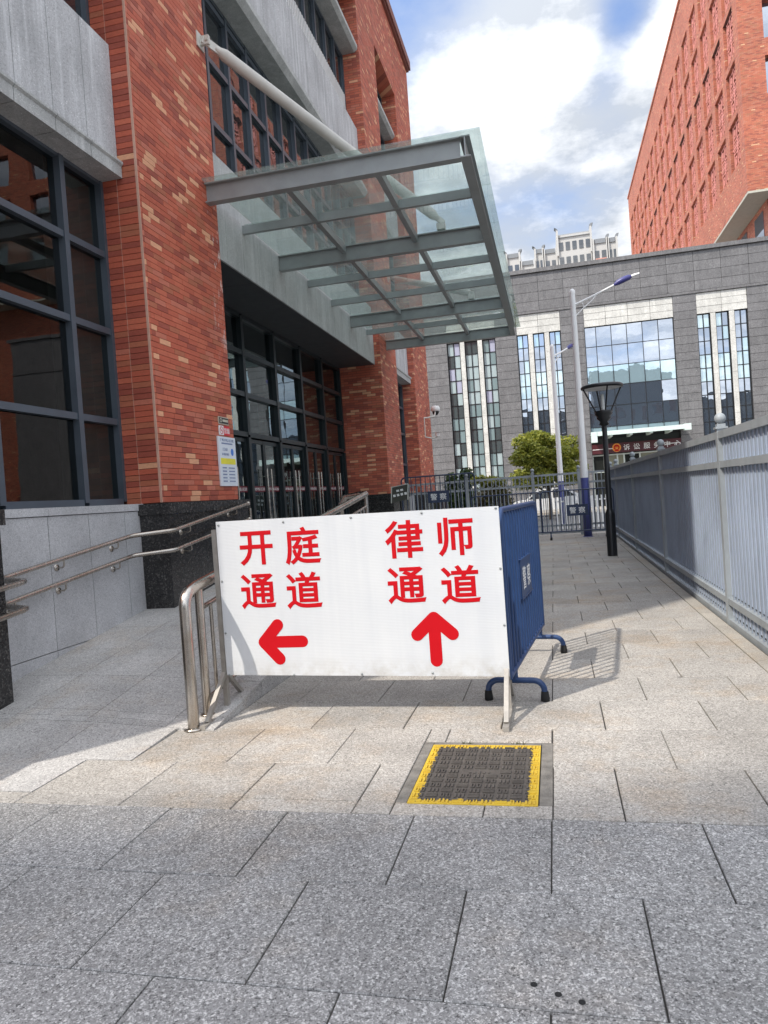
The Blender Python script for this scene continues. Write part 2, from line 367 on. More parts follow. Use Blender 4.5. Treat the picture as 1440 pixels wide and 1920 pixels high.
def glass(name, tint, ior, mixdirt=0., gcol=(1,1,1), base=None):
    """pane: clear or tinted body, Fresnel mirror on top, a little dirt"""
    m = bpy.data.materials.new(name); m.use_nodes = True; nt = m.node_tree; N = nt.nodes; L = nt.links; N.clear(); g = G(N, L)
    out = N.new('ShaderNodeOutputMaterial')
    if base: body = N.new('ShaderNodeBsdfDiffuse'); body.inputs[0].default_value = (*base, 1)
    else: body = N.new('ShaderNodeBsdfTransparent'); body.inputs[0].default_value = (*tint, 1)
    gl = N.new('ShaderNodeBsdfGlossy'); gl.inputs['Roughness'].default_value = .0; gl.inputs[0].default_value = (*gcol, 1)
    fr = N.new('ShaderNodeFresnel'); bf = N.new('ShaderNodeNewGeometry').outputs['Backfacing']
    L.new(g.m('ADD', ior, g.m('MULTIPLY', bf, 1/ior - ior)), fr.inputs[0])
    n = g.noise(g.pos(), 1.4, 2)
    bp = N.new('ShaderNodeBump'); bp.inputs['Strength'].default_value = .02; bp.inputs['Distance'].default_value = .06; L.new(n, bp.inputs['Height']); L.new(bp.outputs[0], gl.inputs['Normal'])
    last = body.outputs[0]
    if mixdirt:
        tr = N.new('ShaderNodeBsdfTranslucent'); tr.inputs[0].default_value = (.62,.68,.64,1); df = N.new('ShaderNodeBsdfDiffuse'); df.inputs[0].default_value = (.5,.54,.5,1)
        a = N.new('ShaderNodeMixShader'); a.inputs[0].default_value = .3; L.new(tr.outputs[0], a.inputs[1]); L.new(df.outputs[0], a.inputs[2])
        d = g.m('MULTIPLY', g.range(g.noise(g.pos(), 2.2, 7, .7, (1, .4, 1)), .2, .75), mixdirt, clamp=True)
        mm = N.new('ShaderNodeMixShader'); L.new(d, mm.inputs[0]); L.new(last, mm.inputs[1]); L.new(a.outputs[0], mm.inputs[2]); last = mm.outputs[0]
    mx = N.new('ShaderNodeMixShader'); L.new(fr.outputs[0], mx.inputs[0]); L.new(last, mx.inputs[1]); L.new(gl.outputs[0], mx.inputs[2])
    L.new(mx.outputs[0], out.inputs[0]); return m
M_GL_BAY = glass('tinted_window_glass', (.30,.34,.33), 1.55)
M_GL_DOOR = glass('tinted_door_glass', (.34,.40,.38), 3.2, 0, (.85,.97,1))
M_GL_UP = glass('reflective_window_glass', None, 2.1, 0, (.95,.97,1), (.02,.024,.026))
M_GL_CW = glass('blue_curtain_glass', None, 4.6, 0, (.84,.90,1.0), (.04,.055,.075))
M_GL_CWLIGHT = glass('light_blue_curtain_glass', None, 4.2, 0, (.84,.97,1.0), (.26,.36,.40))
M_GL_BLIND = glass('glass_with_pale_blind', None, 2.2, 0, (.9,.95,1), (.42,.46,.50))
M_TEALS = [glass('pale_teal_pane', None, 1.9, 0, (1,1,1), (.38,.47,.48)), glass('teal_pane', None, 1.9, 0, (1,1,1), (.20,.28,.29)), glass('lavender_pane', None, 1.9, 0, (1,1,1), (.40,.42,.53)), glass('dark_teal_pane', None, 1.9, 0, (1,1,1), (.06,.085,.09))]
M_GL_CANOPY = glass('canopy_glass', (.86,.92,.90), 1.45, .30)
M_GL_TOWER = glass('dim_tower_glass', None, 1.45, 0, (1,1,1), (.015,.014,.014))
M_GL_FAR = glass('far_window_glass', None, 1.8, 0, (1,1,1), (.05,.055,.06))

def sign_panel_mat():
    m, N, L, b = newmat('white_fluted_panel'); g = G(N, L); s = g.sep(g.pos())
    w = g.m('SINE', g.m('MULTIPLY', s[2], 2*math.pi/.0105))
    c = g.mix(g.range(g.noise(g.pos(), 2.5, 4), .3, .7), (.60,.62,.645), (.655,.67,.68))
    c = g.mix(g.range(g.noise(g.pos(), 3.2, 3, .6, (3, 1, .12)), .45, .7, 0, .5), c, (.56,.58,.61))
    c = g.mix(g.m('MULTIPLY', g.range(s[2], .42, .26), g.range(g.noise(g.pos(), 9, 6, .7), .40, .75)), c, (.42,.40,.36))
    L.new(c, b.inputs['Base Color']); b.inputs['Roughness'].default_value = .35; L.new(g.bump(g.m('ADD', w, g.m('MULTIPLY', g.noise(g.pos(), 2.2, 2, .5, (1.6, 1, .5)), 14.)), .13, .002), b.inputs['Normal']); return m
M_PANEL = sign_panel_mat()
def cover_mat():
    m, N, L, b = newmat('worn_painted_cover'); g = G(N, L); p = g.pos(); s = g.sep(p)
    dx = g.m('SUBTRACT', .315, g.m('ABSOLUTE', g.m('SUBTRACT', s[0], -.4835))); dy = g.m('SUBTRACT', .4115, g.m('ABSOLUTE', g.m('SUBTRACT', s[1], 3.8685)))
    d = g.m('MINIMUM', dx, dy)
    th = g.range(g.noise(p, 38, 6, .75), .25, .75, .022, .066)
    f = g.m('LESS_THAN', d, th); worn = g.m('GREATER_THAN', g.noise(p, 60, 5, .7), .36)
    f = g.m('MULTIPLY', f, worn)
    c = g.mix(g.range(g.noise(p, 12, 6, .7), .3, .7), (.048,.042,.038), (.09,.08,.07))
    c = g.mix(f, c, g.mix(g.noise(p, 9, 4), (.42,.26,.02), (.62,.45,.035)))
    L.new(c, b.inputs['Base Color']); b.inputs['Roughness'].default_value = .75; return m
M_COVER = cover_mat()
def leaf_mat(name, cols):
    m, N, L, b = newmat(name); g = G(N, L)
    v = N.new('ShaderNodeAttribute'); v.attribute_name = 'tone'
    c = g.ramp(v.outputs['Fac'], [(i/(len(cols)-1), c) for i, c in enumerate(cols)])
    L.new(c, b.inputs['Base Color']); b.inputs['Roughness'].default_value = .5
    b.inputs['Transmission Weight'].default_value = .0
    tr = N.new('ShaderNodeBsdfTranslucent'); L.new(c, tr.inputs[0]); mx = N.new('ShaderNodeMixShader'); mx.inputs[0].default_value = .35
    out = [n for n in N if n.type == 'OUTPUT_MATERIAL'][0]
    L.new(b.outputs[0], mx.inputs[1]); L.new(tr.outputs[0], mx.inputs[2]); L.new(mx.outputs[0], out.inputs[0]); return m
M_LEAFY = leaf_mat('yellow_green_leaves', [(.10,.13,.02), (.25,.275,.04), (.46,.45,.075)])
M_LEAFD = leaf_mat('dark_green_leaves', [(.018,.04,.012), (.045,.085,.022), (.09,.13,.035)])
M_HEDGE = leaf_mat('brown_green_leaves', [(.05,.04,.02), (.11,.085,.04), (.10,.14,.03)])
M_BARK = plain('bark', (.10,.08,.06), .9, 0, .3, 20)

# ------------------------------------------------------------------ ground, paving, ramp
gb = MB(); gb.box(-300, 300, -120, 500, -1.0, -.10); g_ = gb.build('ground', plain('concrete_ground', (.40,.39,.37), .9, 0, .12, 1.5, .1)); g_['kind'] = 'structure'
pav = struct('pavement')
bed = MB(); bed.box(-12, 1.63, -4, 23.6, -.099, -.014); bed.build('paving_bed', M_BED, pav)
PITCH = .6335
HOLE = (-.862, -.099, 3.474, 4.342)        # concrete surround of the inspection cover
slab_cache = {}
far_slabs = MB()
def slab(x0, x1, y0, y1, mat, parent=pav, name='paving_slab'):
    gap = random.uniform(.0026, .0040)
    w = round(x1 - x0, 2); d = round(y1 - y0, 2)
    if w < .03 or d < .03: return
    if y0 > 16 and mat is M_PAVE:        # too far off to pick apart singly
        far_slabs.box(x0+gap, x1-gap, y0+gap, y1-gap, -.03, random.uniform(-.001, .001)); return
    key = (w, d, mat.name)
    if key not in slab_cache:
        mb = MB(); hw = (x1-x0)/2 - gap; hd = (y1-y0)/2 - gap; e = .0035
        V = [(-hw,-hd,-.03),(hw,-hd,-.03),(hw,hd,-.03),(-hw,hd,-.03),(-hw,-hd,-e),(hw,-hd,-e),(hw,hd,-e),(-hw,hd,-e),(-hw+e,-hd+e,0),(hw-e,-hd+e,0),(hw-e,hd-e,0),(-hw+e,hd-e,0)]
        F = [(0,1,5,4),(1,2,6,5),(2,3,7,6),(3,0,4,7),(4,5,9,8),(5,6,10,9),(6,7,11,10),(7,4,8,11),(8,9,10,11)]
        mb.add(V, F); slab_cache[key] = mb.mesh('paving_slab', mat)
    o = inst(name, slab_cache[key], ((x0+x1)/2, (y0+y1)/2, random.uniform(-.0012, .0012)), parent)
    o.rotation_euler = (random.uniform(-.0013,.0013), random.uniform(-.0013,.0013), random.uniform(-.0012,.0012))
rows = [-.995, -.375, .243, .860, 1.477, 2.095, 2.712, 3.335, 3.475, 3.970, 4.590, 5.200]
while rows[-1] < 23.2: rows.append(rows[-1] + .618)
def row_offset(k):        # .529 or .2155, running bond
    y = rows[k]
    if k <= 6: return .529 if (6 - k) % 2 == 0 else .2155
    if k in (7, 8): return .2155
    return .529 if (k - 9) % 2 == 0 else .2155
XEDGE = 1.470
for k in range(len(rows) - 1):
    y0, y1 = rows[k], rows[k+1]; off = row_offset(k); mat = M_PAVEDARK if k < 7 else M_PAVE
    xl = -6.6 if k < 8 else (-2.9525 if k == 8 else (-2.639 if k == 9 else -2.36))
    if y0 > 9: xl = -2.05
    n = math.ceil((xl - off) / PITCH - 1e-6); xs = [xl] + [off + PITCH*i for i in range(n, 60) if xl + .05 < off + PITCH*i < XEDGE - .05] + [XEDGE]
    if k < 8: xs[-1:] = [off + PITCH*i for i in range(0, 60) if XEDGE - .05 <= off + PITCH*i < 3.4]
    for x0, x1 in zip(xs[:-1], xs[1:]):
        a, b, c, d = HOLE
        if x1 <= a or x0 >= b or y1 <= c or y0 >= d: slab(x0, x1, y0, y1, mat); continue
        if x0 < a: slab(x0, a, y0, y1, mat)
        if x1 > b: slab(b, x1, y0, y1, mat)
        if y0 < c: slab(max(x0,a), min(x1,b), y0, c, mat)
        if y1 > d: slab(max(x0,a), min(x1,b), d, y1, mat)
# edge stones along the fence
y = 3.475
while y < 23.0:
    ln = random.choice((.95, 1.0, 1.05)); slab(XEDGE+.004, 1.612, y, y + ln, M_CURB, pav, 'kerb_stone'); y += ln
o = far_slabs.build('far_paving', M_PAVE, pav); o['kind'] = 'stuff'
gut = MB(); gut.box(1.632, 60, 3.475, 23.6, -.099, -.075); gut.build('gutter_bed', M_GUTTER, pav)

def zr(x, y):
    t = min(1, max(0, (x + 3.6) / 1.1)); y0 = 3.9 + t * .58
    return min(.65, max(0, .129 * (y - y0)))
ramp = struct('ramp')
rrows = [3.475, 3.97, 4.53, 4.615, 4.72] + [4.72 + .66*i for i in range(1, 7)] + [8.95]
def rslab(x0, x1, y0, y1, mat):
    g = .0025; mb = MB(); lo = -.09
    P = [(x0+g, y0+g), (x1-g, y0+g), (x1-g, y1-g), (x0+g, y1-g)]
    mb.add([(a, b, lo) for a, b in P] + [(a, b, zr(a, b) + .001) for a, b in P], [(4,5,6,7),(0,1,5,4),(1,2,6,5),(2,3,7,6),(3,0,4,7)])
    mb.build('paving_slab', mat, ramp)
for k in range(len(rrows) - 1):
    y0, y1 = rrows[k], rrows[k+1]
    xr = -2.953 if k == 0 else (-2.640 if k < 4 and y0 < 4.5 else -2.36)
    if k in (0, 1): xs = [xr - PITCH*i for i in range(0, 5)]
    else: xs = [xr, -2.73, -3.36, -3.99, -4.62]
    xs = [x for x in xs if x > -4.6] + [-4.7]
    xs = sorted(set(round(x, 4) for x in xs))
    for x0, x1 in zip(xs[:-1], xs[1:]): rslab(x0, x1, y0, y1, M_RAMP)
plat = struct('platform')
pb = MB(); pb.box(-14, -2.05, 8.955, 27.6, -.09, .62); pb.build('platform_base', M_DARKG, plat)
for i in range(16):
    for j in range(3):
        mb = MB(); x0 = -5.45 + j*1.125; mb.box(x0+.003, x0+1.122, 8.96+i*1.16+.003, 8.96+(i+1)*1.16-.003, .62, .65); mb.build('paving_slab', M_RAMP, plat)

# inspection cover
mh = thing('manhole_cover', 'square dark cast iron cover with a worn yellow painted border set in the paving', 'manhole cover', (-.4835, 3.8685, 0))
mb = MB(); a, b, c, d = HOLE
for q in ((a, -.803, c, d), (-.164, b, c, d), (-.803, -.164, 4.285, d), (-.803, -.164, 3.452, 3.456)): mb.box(q[0]+.002, q[1]-.002, q[2]+.001, q[3]-.001, -.05, -.002)
mb.build('surround', M_CONC, mh)
mb = MB(); mb.box(-.797, -.170, 3.458, 4.279, -.05, .001)
mb.build('cover_plate', M_COVER, mh)
mb = MB()
for (x0,x1,y0,y1) in ((-.7985,-.786,3.457,4.28),(-.181,-.1685,3.457,4.28),(-.786,-.181,3.457,3.469),(-.786,-.181,4.268,4.28)): mb.box(x0,x1,y0,y1,-.05,.0045)
mb.build('cover_frame', M_COVER, mh)
mb = MB(); nx, ny = 9, 13
for i in range(nx):
    for j in range(ny):
        cx = -.797 + .627*(i+.5)/nx; cy = 3.458 + .821*(j+.5)/ny; sx = .627/nx*.40; sy = .821/ny*.36
        if abs(i-4) <= 1 and abs(j-6) <= 0: continue
        kind = (i + 2*j) % 3
        if kind == 0:
            for t in (-.7, 0, .7): mb.box(cx-sx, cx+sx, cy+t*sy-.0045, cy+t*sy+.0045, 0, .0085)
        elif kind == 1:
            for t in (-.55, .55):
                q = cx + t*sx; w = sx*.36
                mb.box(q-w, q-w+.006, cy-sy, cy+sy, 0, .0085); mb.box(q+w-.006, q+w, cy-sy, cy+sy, 0, .0085); mb.box(q-w+.006, q+w-.006, cy+sy-.007, cy+sy, 0, .0085); mb.box(q-w+.006, q+w-.006, cy-sy, cy-sy+.007, 0, .0085)
        else:
            for t in (-.7, 0, .7): mb.box(cx+t*sx-.0045, cx+t*sx+.0045, cy-sy, cy+sy, 0, .0085)
for t in range(-2, 3): mb.box(-.4835+t*.025-.006, -.4835+t*.025+.006, 3.85-.006*(2-abs(t)), 3.865+.006*(2-abs(t)), 0, .006)
rl = mb.build('cover_relief', M_COVER, mh)
for i, (px_, py_) in enumerate(((-.155,2.20),(-.083,2.165),(-.016,2.14))):
    mb = MB(); mb.lathe([(.0105,0),(.0105,.0022),(.006,.003),(.0005,.003)], (px_,py_,.0005), 12)
    tag(mb.build('anchor_plug', M_RUBBER), ('small black plug in the grey slab, first of three in a row, nearest the cover', 'small black plug in the grey slab, middle one of the row of three', 'small black plug in the grey slab, rightmost of the row of three')[i], 'plug', 'black plugs in the front paving')

# ------------------------------------------------------------------ red brick building on the left
BL = thing('brick_building', 'red brick building with dark windows, grey stone bands and a glass entrance canopy', 'building', (-4.3, 12.0, 0))
def P(mb, name, mats): return mb.build(name, mats, BL)
XG = -4.75
# shell
mb = MB(); mb.box(-18, -17.7, 2.67, 27, 0, 17.2); mb.box(-17.7, -5.5, 2.67, 2.97, 0, 17.2); mb.box(-17.7, -5.5, 26.7, 27, 0, 17.2); mb.box(-17.7, -4.95, 2.97, 26.7, 16.9, 17.15)
P(mb, 'wall', M_BRICKFAR)
mb = MB()
for z in (5.9, 10.0, 13.6): mb.box(-17.69, -4.96, 2.98, 26.69, z, z+.25)
mb.box(-11.2, -11.0, 2.98, 26.69, .65, 5.9); mb.box(-11, -5.5, 9.35, 9.45, .65, 5.9); mb.box(-17.69,-11.2,2.98,26.69,.1,.6)
mb.box(-11, -4.8, 2.98, 9.3, .3, .64)
P(mb, 'interior_wall', M_DARKIN)
mb = MB(); mb.box(-5.53, -4.89, 7.40, 7.4385, .66, 5.3); P(mb, 'interior_lining', plain('grey_blind', (.16,.165,.165), .8))
# pillars
def pillar(y0, y1, z1=17.3, zb=1.63):
    mb = MB(); mb.box(-5.50, -4.30, y0, y1, zb, z1); P(mb, 'pillar', M_BRICKFAR)
    mb = MB(); mb.box(-5.50, -4.2, y0-.08, y1+.08, 0, zb-.13); mb.box(-5.50, -4.17, y0-.11, y1+.11, zb-.127, zb-.003); P(mb, 'granite_base', M_DARKG)
pillar(2.67, 4.75); pillar(19.2, 21.3); pillar(24.2, 27.0)
mb = MB(); mb.box(-5.5, -4.303, 21.303, 24.197, 14.9, 17.3); P(mb, 'wall', M_BRICKFAR)
mb = MB(); mb.box(-5.5, -4.303, 9.482, 19.197, 14.9, 17.3); mb.box(-5.5, -4.303, 4.752, 7.43, 14.9, 17.3); P(mb, 'wall', M_BRICKFAR)
mb = MB(); mb.box(-6, -4.16, 2.5, 27.15, 17.303, 17.62); mb.box(-6, -4.22, 2.56, 27.09, 17.22, 17.302); P(mb, 'coping', plain('red_brown_coping', (.20,.07,.055), .6))
# the near pillar: real bricks
mb = MB(); mb.box(-5.50, -4.316, 7.456, 9.478, 1.63, 17.3); P(mb, 'pillar', M_MORTAR)
mb = MB(); mb.box(-5.50, -4.2, 7.36, 9.56, 0, 1.50); P(mb, 'granite_base', M_DARKG)
mb = MB(); mb.box(-5.50, -4.17, 7.33, 9.59, 1.503, 1.625); P(mb, 'granite_base', M_DARKG)
mb = MB(); mb.box(-4.326, -4.2995, 7.4395, 7.452, 1.635, 17.29); mb.box(-4.568, -4.562, 7.441, 7.458, 1.635, 17.29); P(mb, 'corner_joint', M_JOINTLIGHT)
CP = .0655; J = .006
brick_meshes = {}
def pick_mat(): return random.choices(range(6), WEIGHT)[0]
bricks = []
nrow = int((17.25 - 1.635) / CP)
for r in range(nrow):
    z0 = 1.637 + r*CP; z1 = z0 + CP - J
    off = (0.0, .0817, .1633)[r % 3] if r % 5 else .1225
    # wide face (x = -4.30)
    ys = [7.452, 7.495]; y = 7.495 - off + .245
    while y < 9.478 - .06: 
        if y > 7.495 + .05: ys.append(y)
        y += .245
    ys.append(9.48)
    last = -1
    for i, (a, b) in enumerate(zip(ys[:-1], ys[1:])):
        k = pick_mat()
        if k == 5 and last == 5: k = 1
        if i == 0 and k == 5 and random.random() < .6: k = 2
        last = k
        pr = random.uniform(-.0012, .0012)
        bricks.append((r, 'w', (-4.316, -4.30+pr, a + J*.25, b - J*.25, z0, z1), k))
    # narrow face (y = 7.44) stack bonded in two columns
    for (a, b) in ((-4.745, -4.568), (-4.562, -4.326)):
        k = random.choices(range(6), [.34, .30, .14, .03, .15, .04])[0]
        pr = random.uniform(-.0012, .0012)
        bricks.append((r, 'n', (a, b, 7.44+pr, 7.456, z0, z1), k))
rest = MB(); nind = 0
for r, face, (x0,x1,y0,y1,z0,z1), k in bricks:
    if r < 36 and nind < 298:
        key = (face, round((y1-y0 if face == 'w' else x1-x0)/.004), k)
        if key not in brick_meshes:
            q = MB(); hx, hy, hz = (x1-x0)/2, (y1-y0)/2, (z1-z0)/2; q.box(-hx, hx, -hy, hy, -hz, hz); brick_meshes[key] = q.mesh('brick', BM[k])
        inst('brick', brick_meshes[key], ((x0+x1)/2, (y0+y1)/2, (z0+z1)/2), BL); nind += 1
    else: rest.box(x0, x1, y0, y1, z0, z1, k)
o = P(rest, 'brick_facing', BM); o['kind'] = 'stuff'

def window(ys, zs, x, fmat, gmat, depth=.12, w=.06, wh=None, paneof=None, parent=BL, tilt=0.):
    """frame of mullions and transoms as one part, every pane a sub-part"""
    mb = MB(); wh = wh or w
    for i, yy in enumerate(ys): mb.box(x-depth, x, yy-w/2, yy+w/2, zs[0], zs[-1])
    for i, zz in enumerate(zs):
        for a, b in zip(ys[:-1], ys[1:]): mb.box(x-depth+.012, x-.012, a+w/2, b-w/2, zz-wh/2, zz+wh/2)
    f = mb.build('window', fmat, parent)
    for a, b in zip(ys[:-1], ys[1:]):
        for i, (c, d) in enumerate(zip(zs[:-1], zs[1:])):
            g = paneof(a, i) if paneof else gmat
            if g is None: continue
            q = MB(); xx = x - depth*.55; dx = random.uniform(-tilt, tilt); dz = random.uniform(-tilt, tilt)
            q.add([(xx-dx,a+w/2,c+wh/2),(xx+dx,b-w/2,c+wh/2),(xx+dx+dz,b-w/2,d-wh/2),(xx-dx+dz,a+w/2,d-wh/2)], [(0,1,2,3)])
            q.add([(xx-.012,a+w/2,c+wh/2),(xx-.012,b-w/2,c+wh/2),(xx-.012,b-w/2,d-wh/2),(xx-.012,a+w/2,d-wh/2)], [(3,2,1,0)]) if gmat in (M_GL_UP, M_GL_CW) else None
            q.build('window_pane', g, f)
    return f
def panels(ys, z0, z1, x, mat, name='stone_panel', back=True, g=.004, th=.03):
    for a, b in zip(ys[:-1], ys[1:]):
        q = MB(); q.box(x-th, x, a+g, b-g, z0+g*.5, z1-g*.5); P(q, name, mat)
def frange(a, b, s):
    n = max(1, round((b-a)/s)); return [a + (b-a)*i/n for i in range(n+1)]
def upper_stack(y0, y1, xs, zledge_x=-4.33):
    """second floor window, ledge, stone band, third floor window, ledge"""
    e = .003
    mb = MB(); mb.box(xs-.35, xs-.032, y0+e, y1-e, 9.953, 11.42); mb.box(-4.95, -4.765, y0+e, y1-e, 13.46, 13.80); mb.box(-4.95, -4.765, y0+e, y1-e, 9.60, 9.95); P(mb, 'band_backing', M_GREYCORE)
    mb = MB(); mb.prism([(-4.76, y0+e, 9.60), (zledge_x-.09, y0+e, 9.60), (zledge_x, y0+e, 9.70), (zledge_x, y0+e, 9.78), (zledge_x-.05, y0+e, 9.80), (zledge_x-.05, y0+e, 9.90), (-4.55, y0+e, 9.95), (-4.76, y0+e, 9.95)], (0, y1-y0-2*e, 0)); P(mb, 'ledge', M_LEDGE)
    panels(frange(y0+.01, y1-.01, .62), 9.955, 11.43, xs, M_STREAK)
    ysm = frange(y0+.03, y1-.03, .81)
    def pan(a, i): return M_GL_UP
    f = window(ysm, [11.47, 12.35, 13.42], XG, M_FRAME, M_GL_UP, .12, .07, None, pan, tilt=.004)
    q = MB(); yy = y0+.1
    while yy < y1-.1: q.box(XG+.002, XG+.022, yy-.022, yy+.022, 11.46, 12.31); yy += .115
    o = q.build('baluster_row', M_WHITE, f); o['kind'] = 'stuff'
    mb = MB(); mb.prism([(-4.76, y0+e, 13.45), (zledge_x-.09, y0+e, 13.45), (zledge_x, y0+e, 13.52), (zledge_x, y0+e, 13.62), (zledge_x-.06, y0+e, 13.66), (zledge_x-.06, y0+e, 13.78), (-4.76, y0+e, 13.80)], (0, y1-y0-2*e, 0)); P(mb, 'ledge', M_LEDGE)
    window(ysm, [13.84, 14.86], XG, M_FRAME, M_GL_UP, .12, .07, tilt=.004)

# left bay -----------------------------------------------------------------
Y0, Y1 = 4.75, 7.44
mb = MB(); mb.box(-5.2, -4.582, Y0+.003, Y1-.12, .0, 1.55); P(mb, 'wall', M_GREYCORE)
js = [4.78, 5.21, 5.83, 6.435, 7.065, 7.432]
panels(js, .312, 1.555, -4.55, M_WALLG); panels([4.78, 5.83, 7.065, 7.35], -.05, .308, -4.549, M_WALLG)
for a, b in zip(js[::2], js[2::2] + [7.432]):
    q = MB(); q.box(-4.86, -4.535, a+.002, b-.002, 1.56, 1.635); P(q, 'sill', M_WALLG)
window([4.80, 5.52, 6.72, 7.43], [1.675, 2.58, 3.60, 4.47, 5.30], -4.74, M_FRAME, M_GL_BAY, .14, .075, .07, tilt=.003)
mb = MB(); mb.box(-4.9, -4.56, Y0+.003, Y1-.003, 5.345, 6.75); P(mb, 'band_backing', M_GREYCORE)
mb = MB(); mb.box(-4.9, -4.6, Y0+.003, Y1-.003, 5.335, 5.343); P(mb, 'soffit', M_SOFFIT)
for a, b in zip([4.76, 5.75, 6.32, 6.88], [5.745, 6.315, 6.875, 7.437]):
    q = MB(); q.prism([(-4.88,a,5.30),(-4.485,a,5.30),(-4.485,a,5.43),(-4.46,a,5.45),(-4.46,a,5.475),(-4.52,a,5.485),(-4.88,a,5.485)], (0,b-a-.004,0)); P(q, 'ledge', M_LEDGE)
panels([4.76, 5.29, 5.83, 6.36, 6.90, 7.437], 5.49, 6.80, -4.53, M_STREAK)
window(frange(Y0+.03, Y1-.01, .9), [6.86, 7.55, 8.6, 9.55], XG, M_FRAME, M_GL_UP, .12, .07, tilt=.004)
upper_stack(Y0, Y1, -4.5)
q = MB(); q.box(-4.885, -4.88, 6.765, 7.39, 1.72, 5.24); P(q, 'window_blind', plain('grey_blind_cloth', (.24,.25,.245), .8))
# far bay ------------------------------------------------------------------
Y0, Y1 = 21.3, 24.2
mb = MB(); mb.box(-5.2, -4.56, Y0+.003, Y1-.003, .6, 1.6); P(mb, 'wall', M_WALLG)
window([21.33, 22.3, 23.25, 24.17], [1.64, 2.58, 3.60, 4.47, 5.25], -4.74, M_FRAME, M_GL_BAY, .14, .075)
mb = MB(); mb.box(-4.9, -4.56, Y0+.003, Y1-.003, 5.30, 6.75); P(mb, 'band_backing', M_GREYCORE)
q = MB(); q.prism([(-4.88,21.303,5.28),(-4.43,21.303,5.28),(-4.43,21.303,5.43),(-4.40,21.303,5.45),(-4.40,21.303,5.49),(-4.88,21.303,5.49)], (0,2.894,0)); P(q, 'ledge', M_LEDGE)
panels(frange(21.31, 24.19, .48), 5.495, 6.80, -4.50, M_STREAK)
window(frange(Y0+.03, Y1-.03, .95), [6.86, 7.55, 8.6, 9.55], XG, M_FRAME, M_GL_UP, .12, .07)
upper_stack(Y0, Y1, -4.5, -4.40)
# entrance bay ---------------------------------------------------------------
Y0, Y1 = 9.48, 19.2
mb = MB(); mb.box(-5.5, -4.50, Y0+.003, Y1-.003, 5.14, 5.155); mb.box(-5.5, -4.495, Y0+.003, Y1-.003, 5.16, 6.66); P(mb, 'fascia_backing', M_SOFFIT)
q = MB()
ys_ = frange(Y0+.01, Y1-.01, 1.62)
for a, b in zip(ys_[:-1], ys_[1:]):
    q = MB(); q.box(-5.45, -4.47, a+.004, b-.004, 5.125, 5.138); P(q, 'soffit_panel', M_SOFFIT)
panels(frange(Y0+.005, Y1-.005, .60), 5.12, 6.66, -4.46, M_FASCIA, 'fascia_panel')
ys_ = [Y0 + .04 + (Y1-Y0-.08)*i/6 for i in range(7)]
window(ys_, [2.87, 3.62, 4.40, 5.10], -5.45, M_FRAMEDK, M_GL_DOOR, .16, .11, .09, tilt=.004)
# doors: two leaves in each field
for i in range(6):
    a, b = ys_[i], ys_[i+1]; mid = (a+b)/2
    for q0 in ((a, b) if i == 5 else (a,)):
        fr = MB(); fr.box(-5.60, -5.45, q0-.055, q0+.055, .65, 2.82); P(fr, 'door_post', M_FRAMEDK)
    for (c, d, hs) in ((a+.06, mid-.005, 1), (mid+.005, b-.06, -1)):
        mb = MB()
        mb.box(-5.56, -5.51, c, c+.05, .66, 2.80); mb.box(-5.56, -5.51, d-.05, d, .66, 2.80); mb.box(-5.556, -5.514, c+.05, d-.05, .66, .76); mb.box(-5.556, -5.514, c+.05, d-.05, 2.73, 2.80)
        dr = P(mb, 'door', M_FRAMEDK)
        q = MB(); q.add([(-5.535,c+.05,.76),(-5.535,d-.05,.76),(-5.535,d-.05,2.73),(-5.535,c+.05,2.73)], [(0,1,2,3)]); q.build('door_pane', M_GL_DOOR, dr)
        yh = (d-.10) if hs == 1 else (c+.10)
        q = MB(); q.tube([(-5.44,yh,.90),(-5.44,yh,2.25)], .016, 8)
        for z in (1.0, 2.1): q.tube([(-5.44,yh,z),(-5.52,yh,z)], .009, 6)
        q.build('handle', M_INOX, dr)
        q = MB(); q.box(-5.531, -5.527, c+.05, d-.05, 1.80, 1.91); q.build('safety_strip', M_DKRED, dr)
        merge_text([('广州市中级人民法院', .066, 0, (-5.5255, (c+d)/2, 1.855))], 'strip_lettering', M_WHITE, dr, (0,1,0))
ym = [Y0+.03] + [9.74+.81*k for k in range(1, 12)] + [Y1-.03]
window(ym, [6.70, 7.52, 8.50, 9.46, 9.58], XG, M_FRAME, M_GL_UP, .14, .075, .085, tilt=.004)
upper_stack(Y0, Y1, -4.5)

# entrance canopy ----------------------------------------------------------------
cz = MB(); e0, e1 = 9.13, 20.12
def ibeam(mb, a, b, h, w, t=.016):
    """I-section from a to b, top flange at a.z"""
    a = Vector(a); b = Vector(b); dz = Vector((0,0,1))
    mb.bar(a - dz*t/2, b - dz*t/2, w, t); mb.bar(a - dz*(h-t/2), b - dz*(h-t/2), w, t); mb.bar(a - dz*h/2, b - dz*h/2, t, h-2*t-.002)
can = MB(); ibeam(can, (-.79, e0, 5.905), (-.79, e1, 5.905), .262, .13); can = can.build('canopy', M_STEEL, BL)
YB = [9.20, 10.75, 12.30, 13.85, 15.40, 16.95, 18.50, 20.05]; MAIN = (0, 2, 5, 7)
for i, yy in enumerate(YB):
    mb = MB(); x0 = -4.30 if (yy < 9.48 or yy > 19.2) else -4.458
    if i in MAIN: ibeam(mb, (x0, yy, 5.903), (-.858, yy, 5.903), .262, .13)
    else: mb.box(x0, -.858, yy-.035, yy+.035, 5.775, 5.903)
    mb.build('canopy_beam', M_STEEL, can)
XL = (-3.25, -1.99)
for xx in XL:
    for a, b in zip(YB[:-1], YB[1:]):
        mb = MB(); mb.box(xx-.04, xx+.04, a+.067, b-.067, 5.777, 5.901); mb.build('canopy_beam', M_STEEL, can)
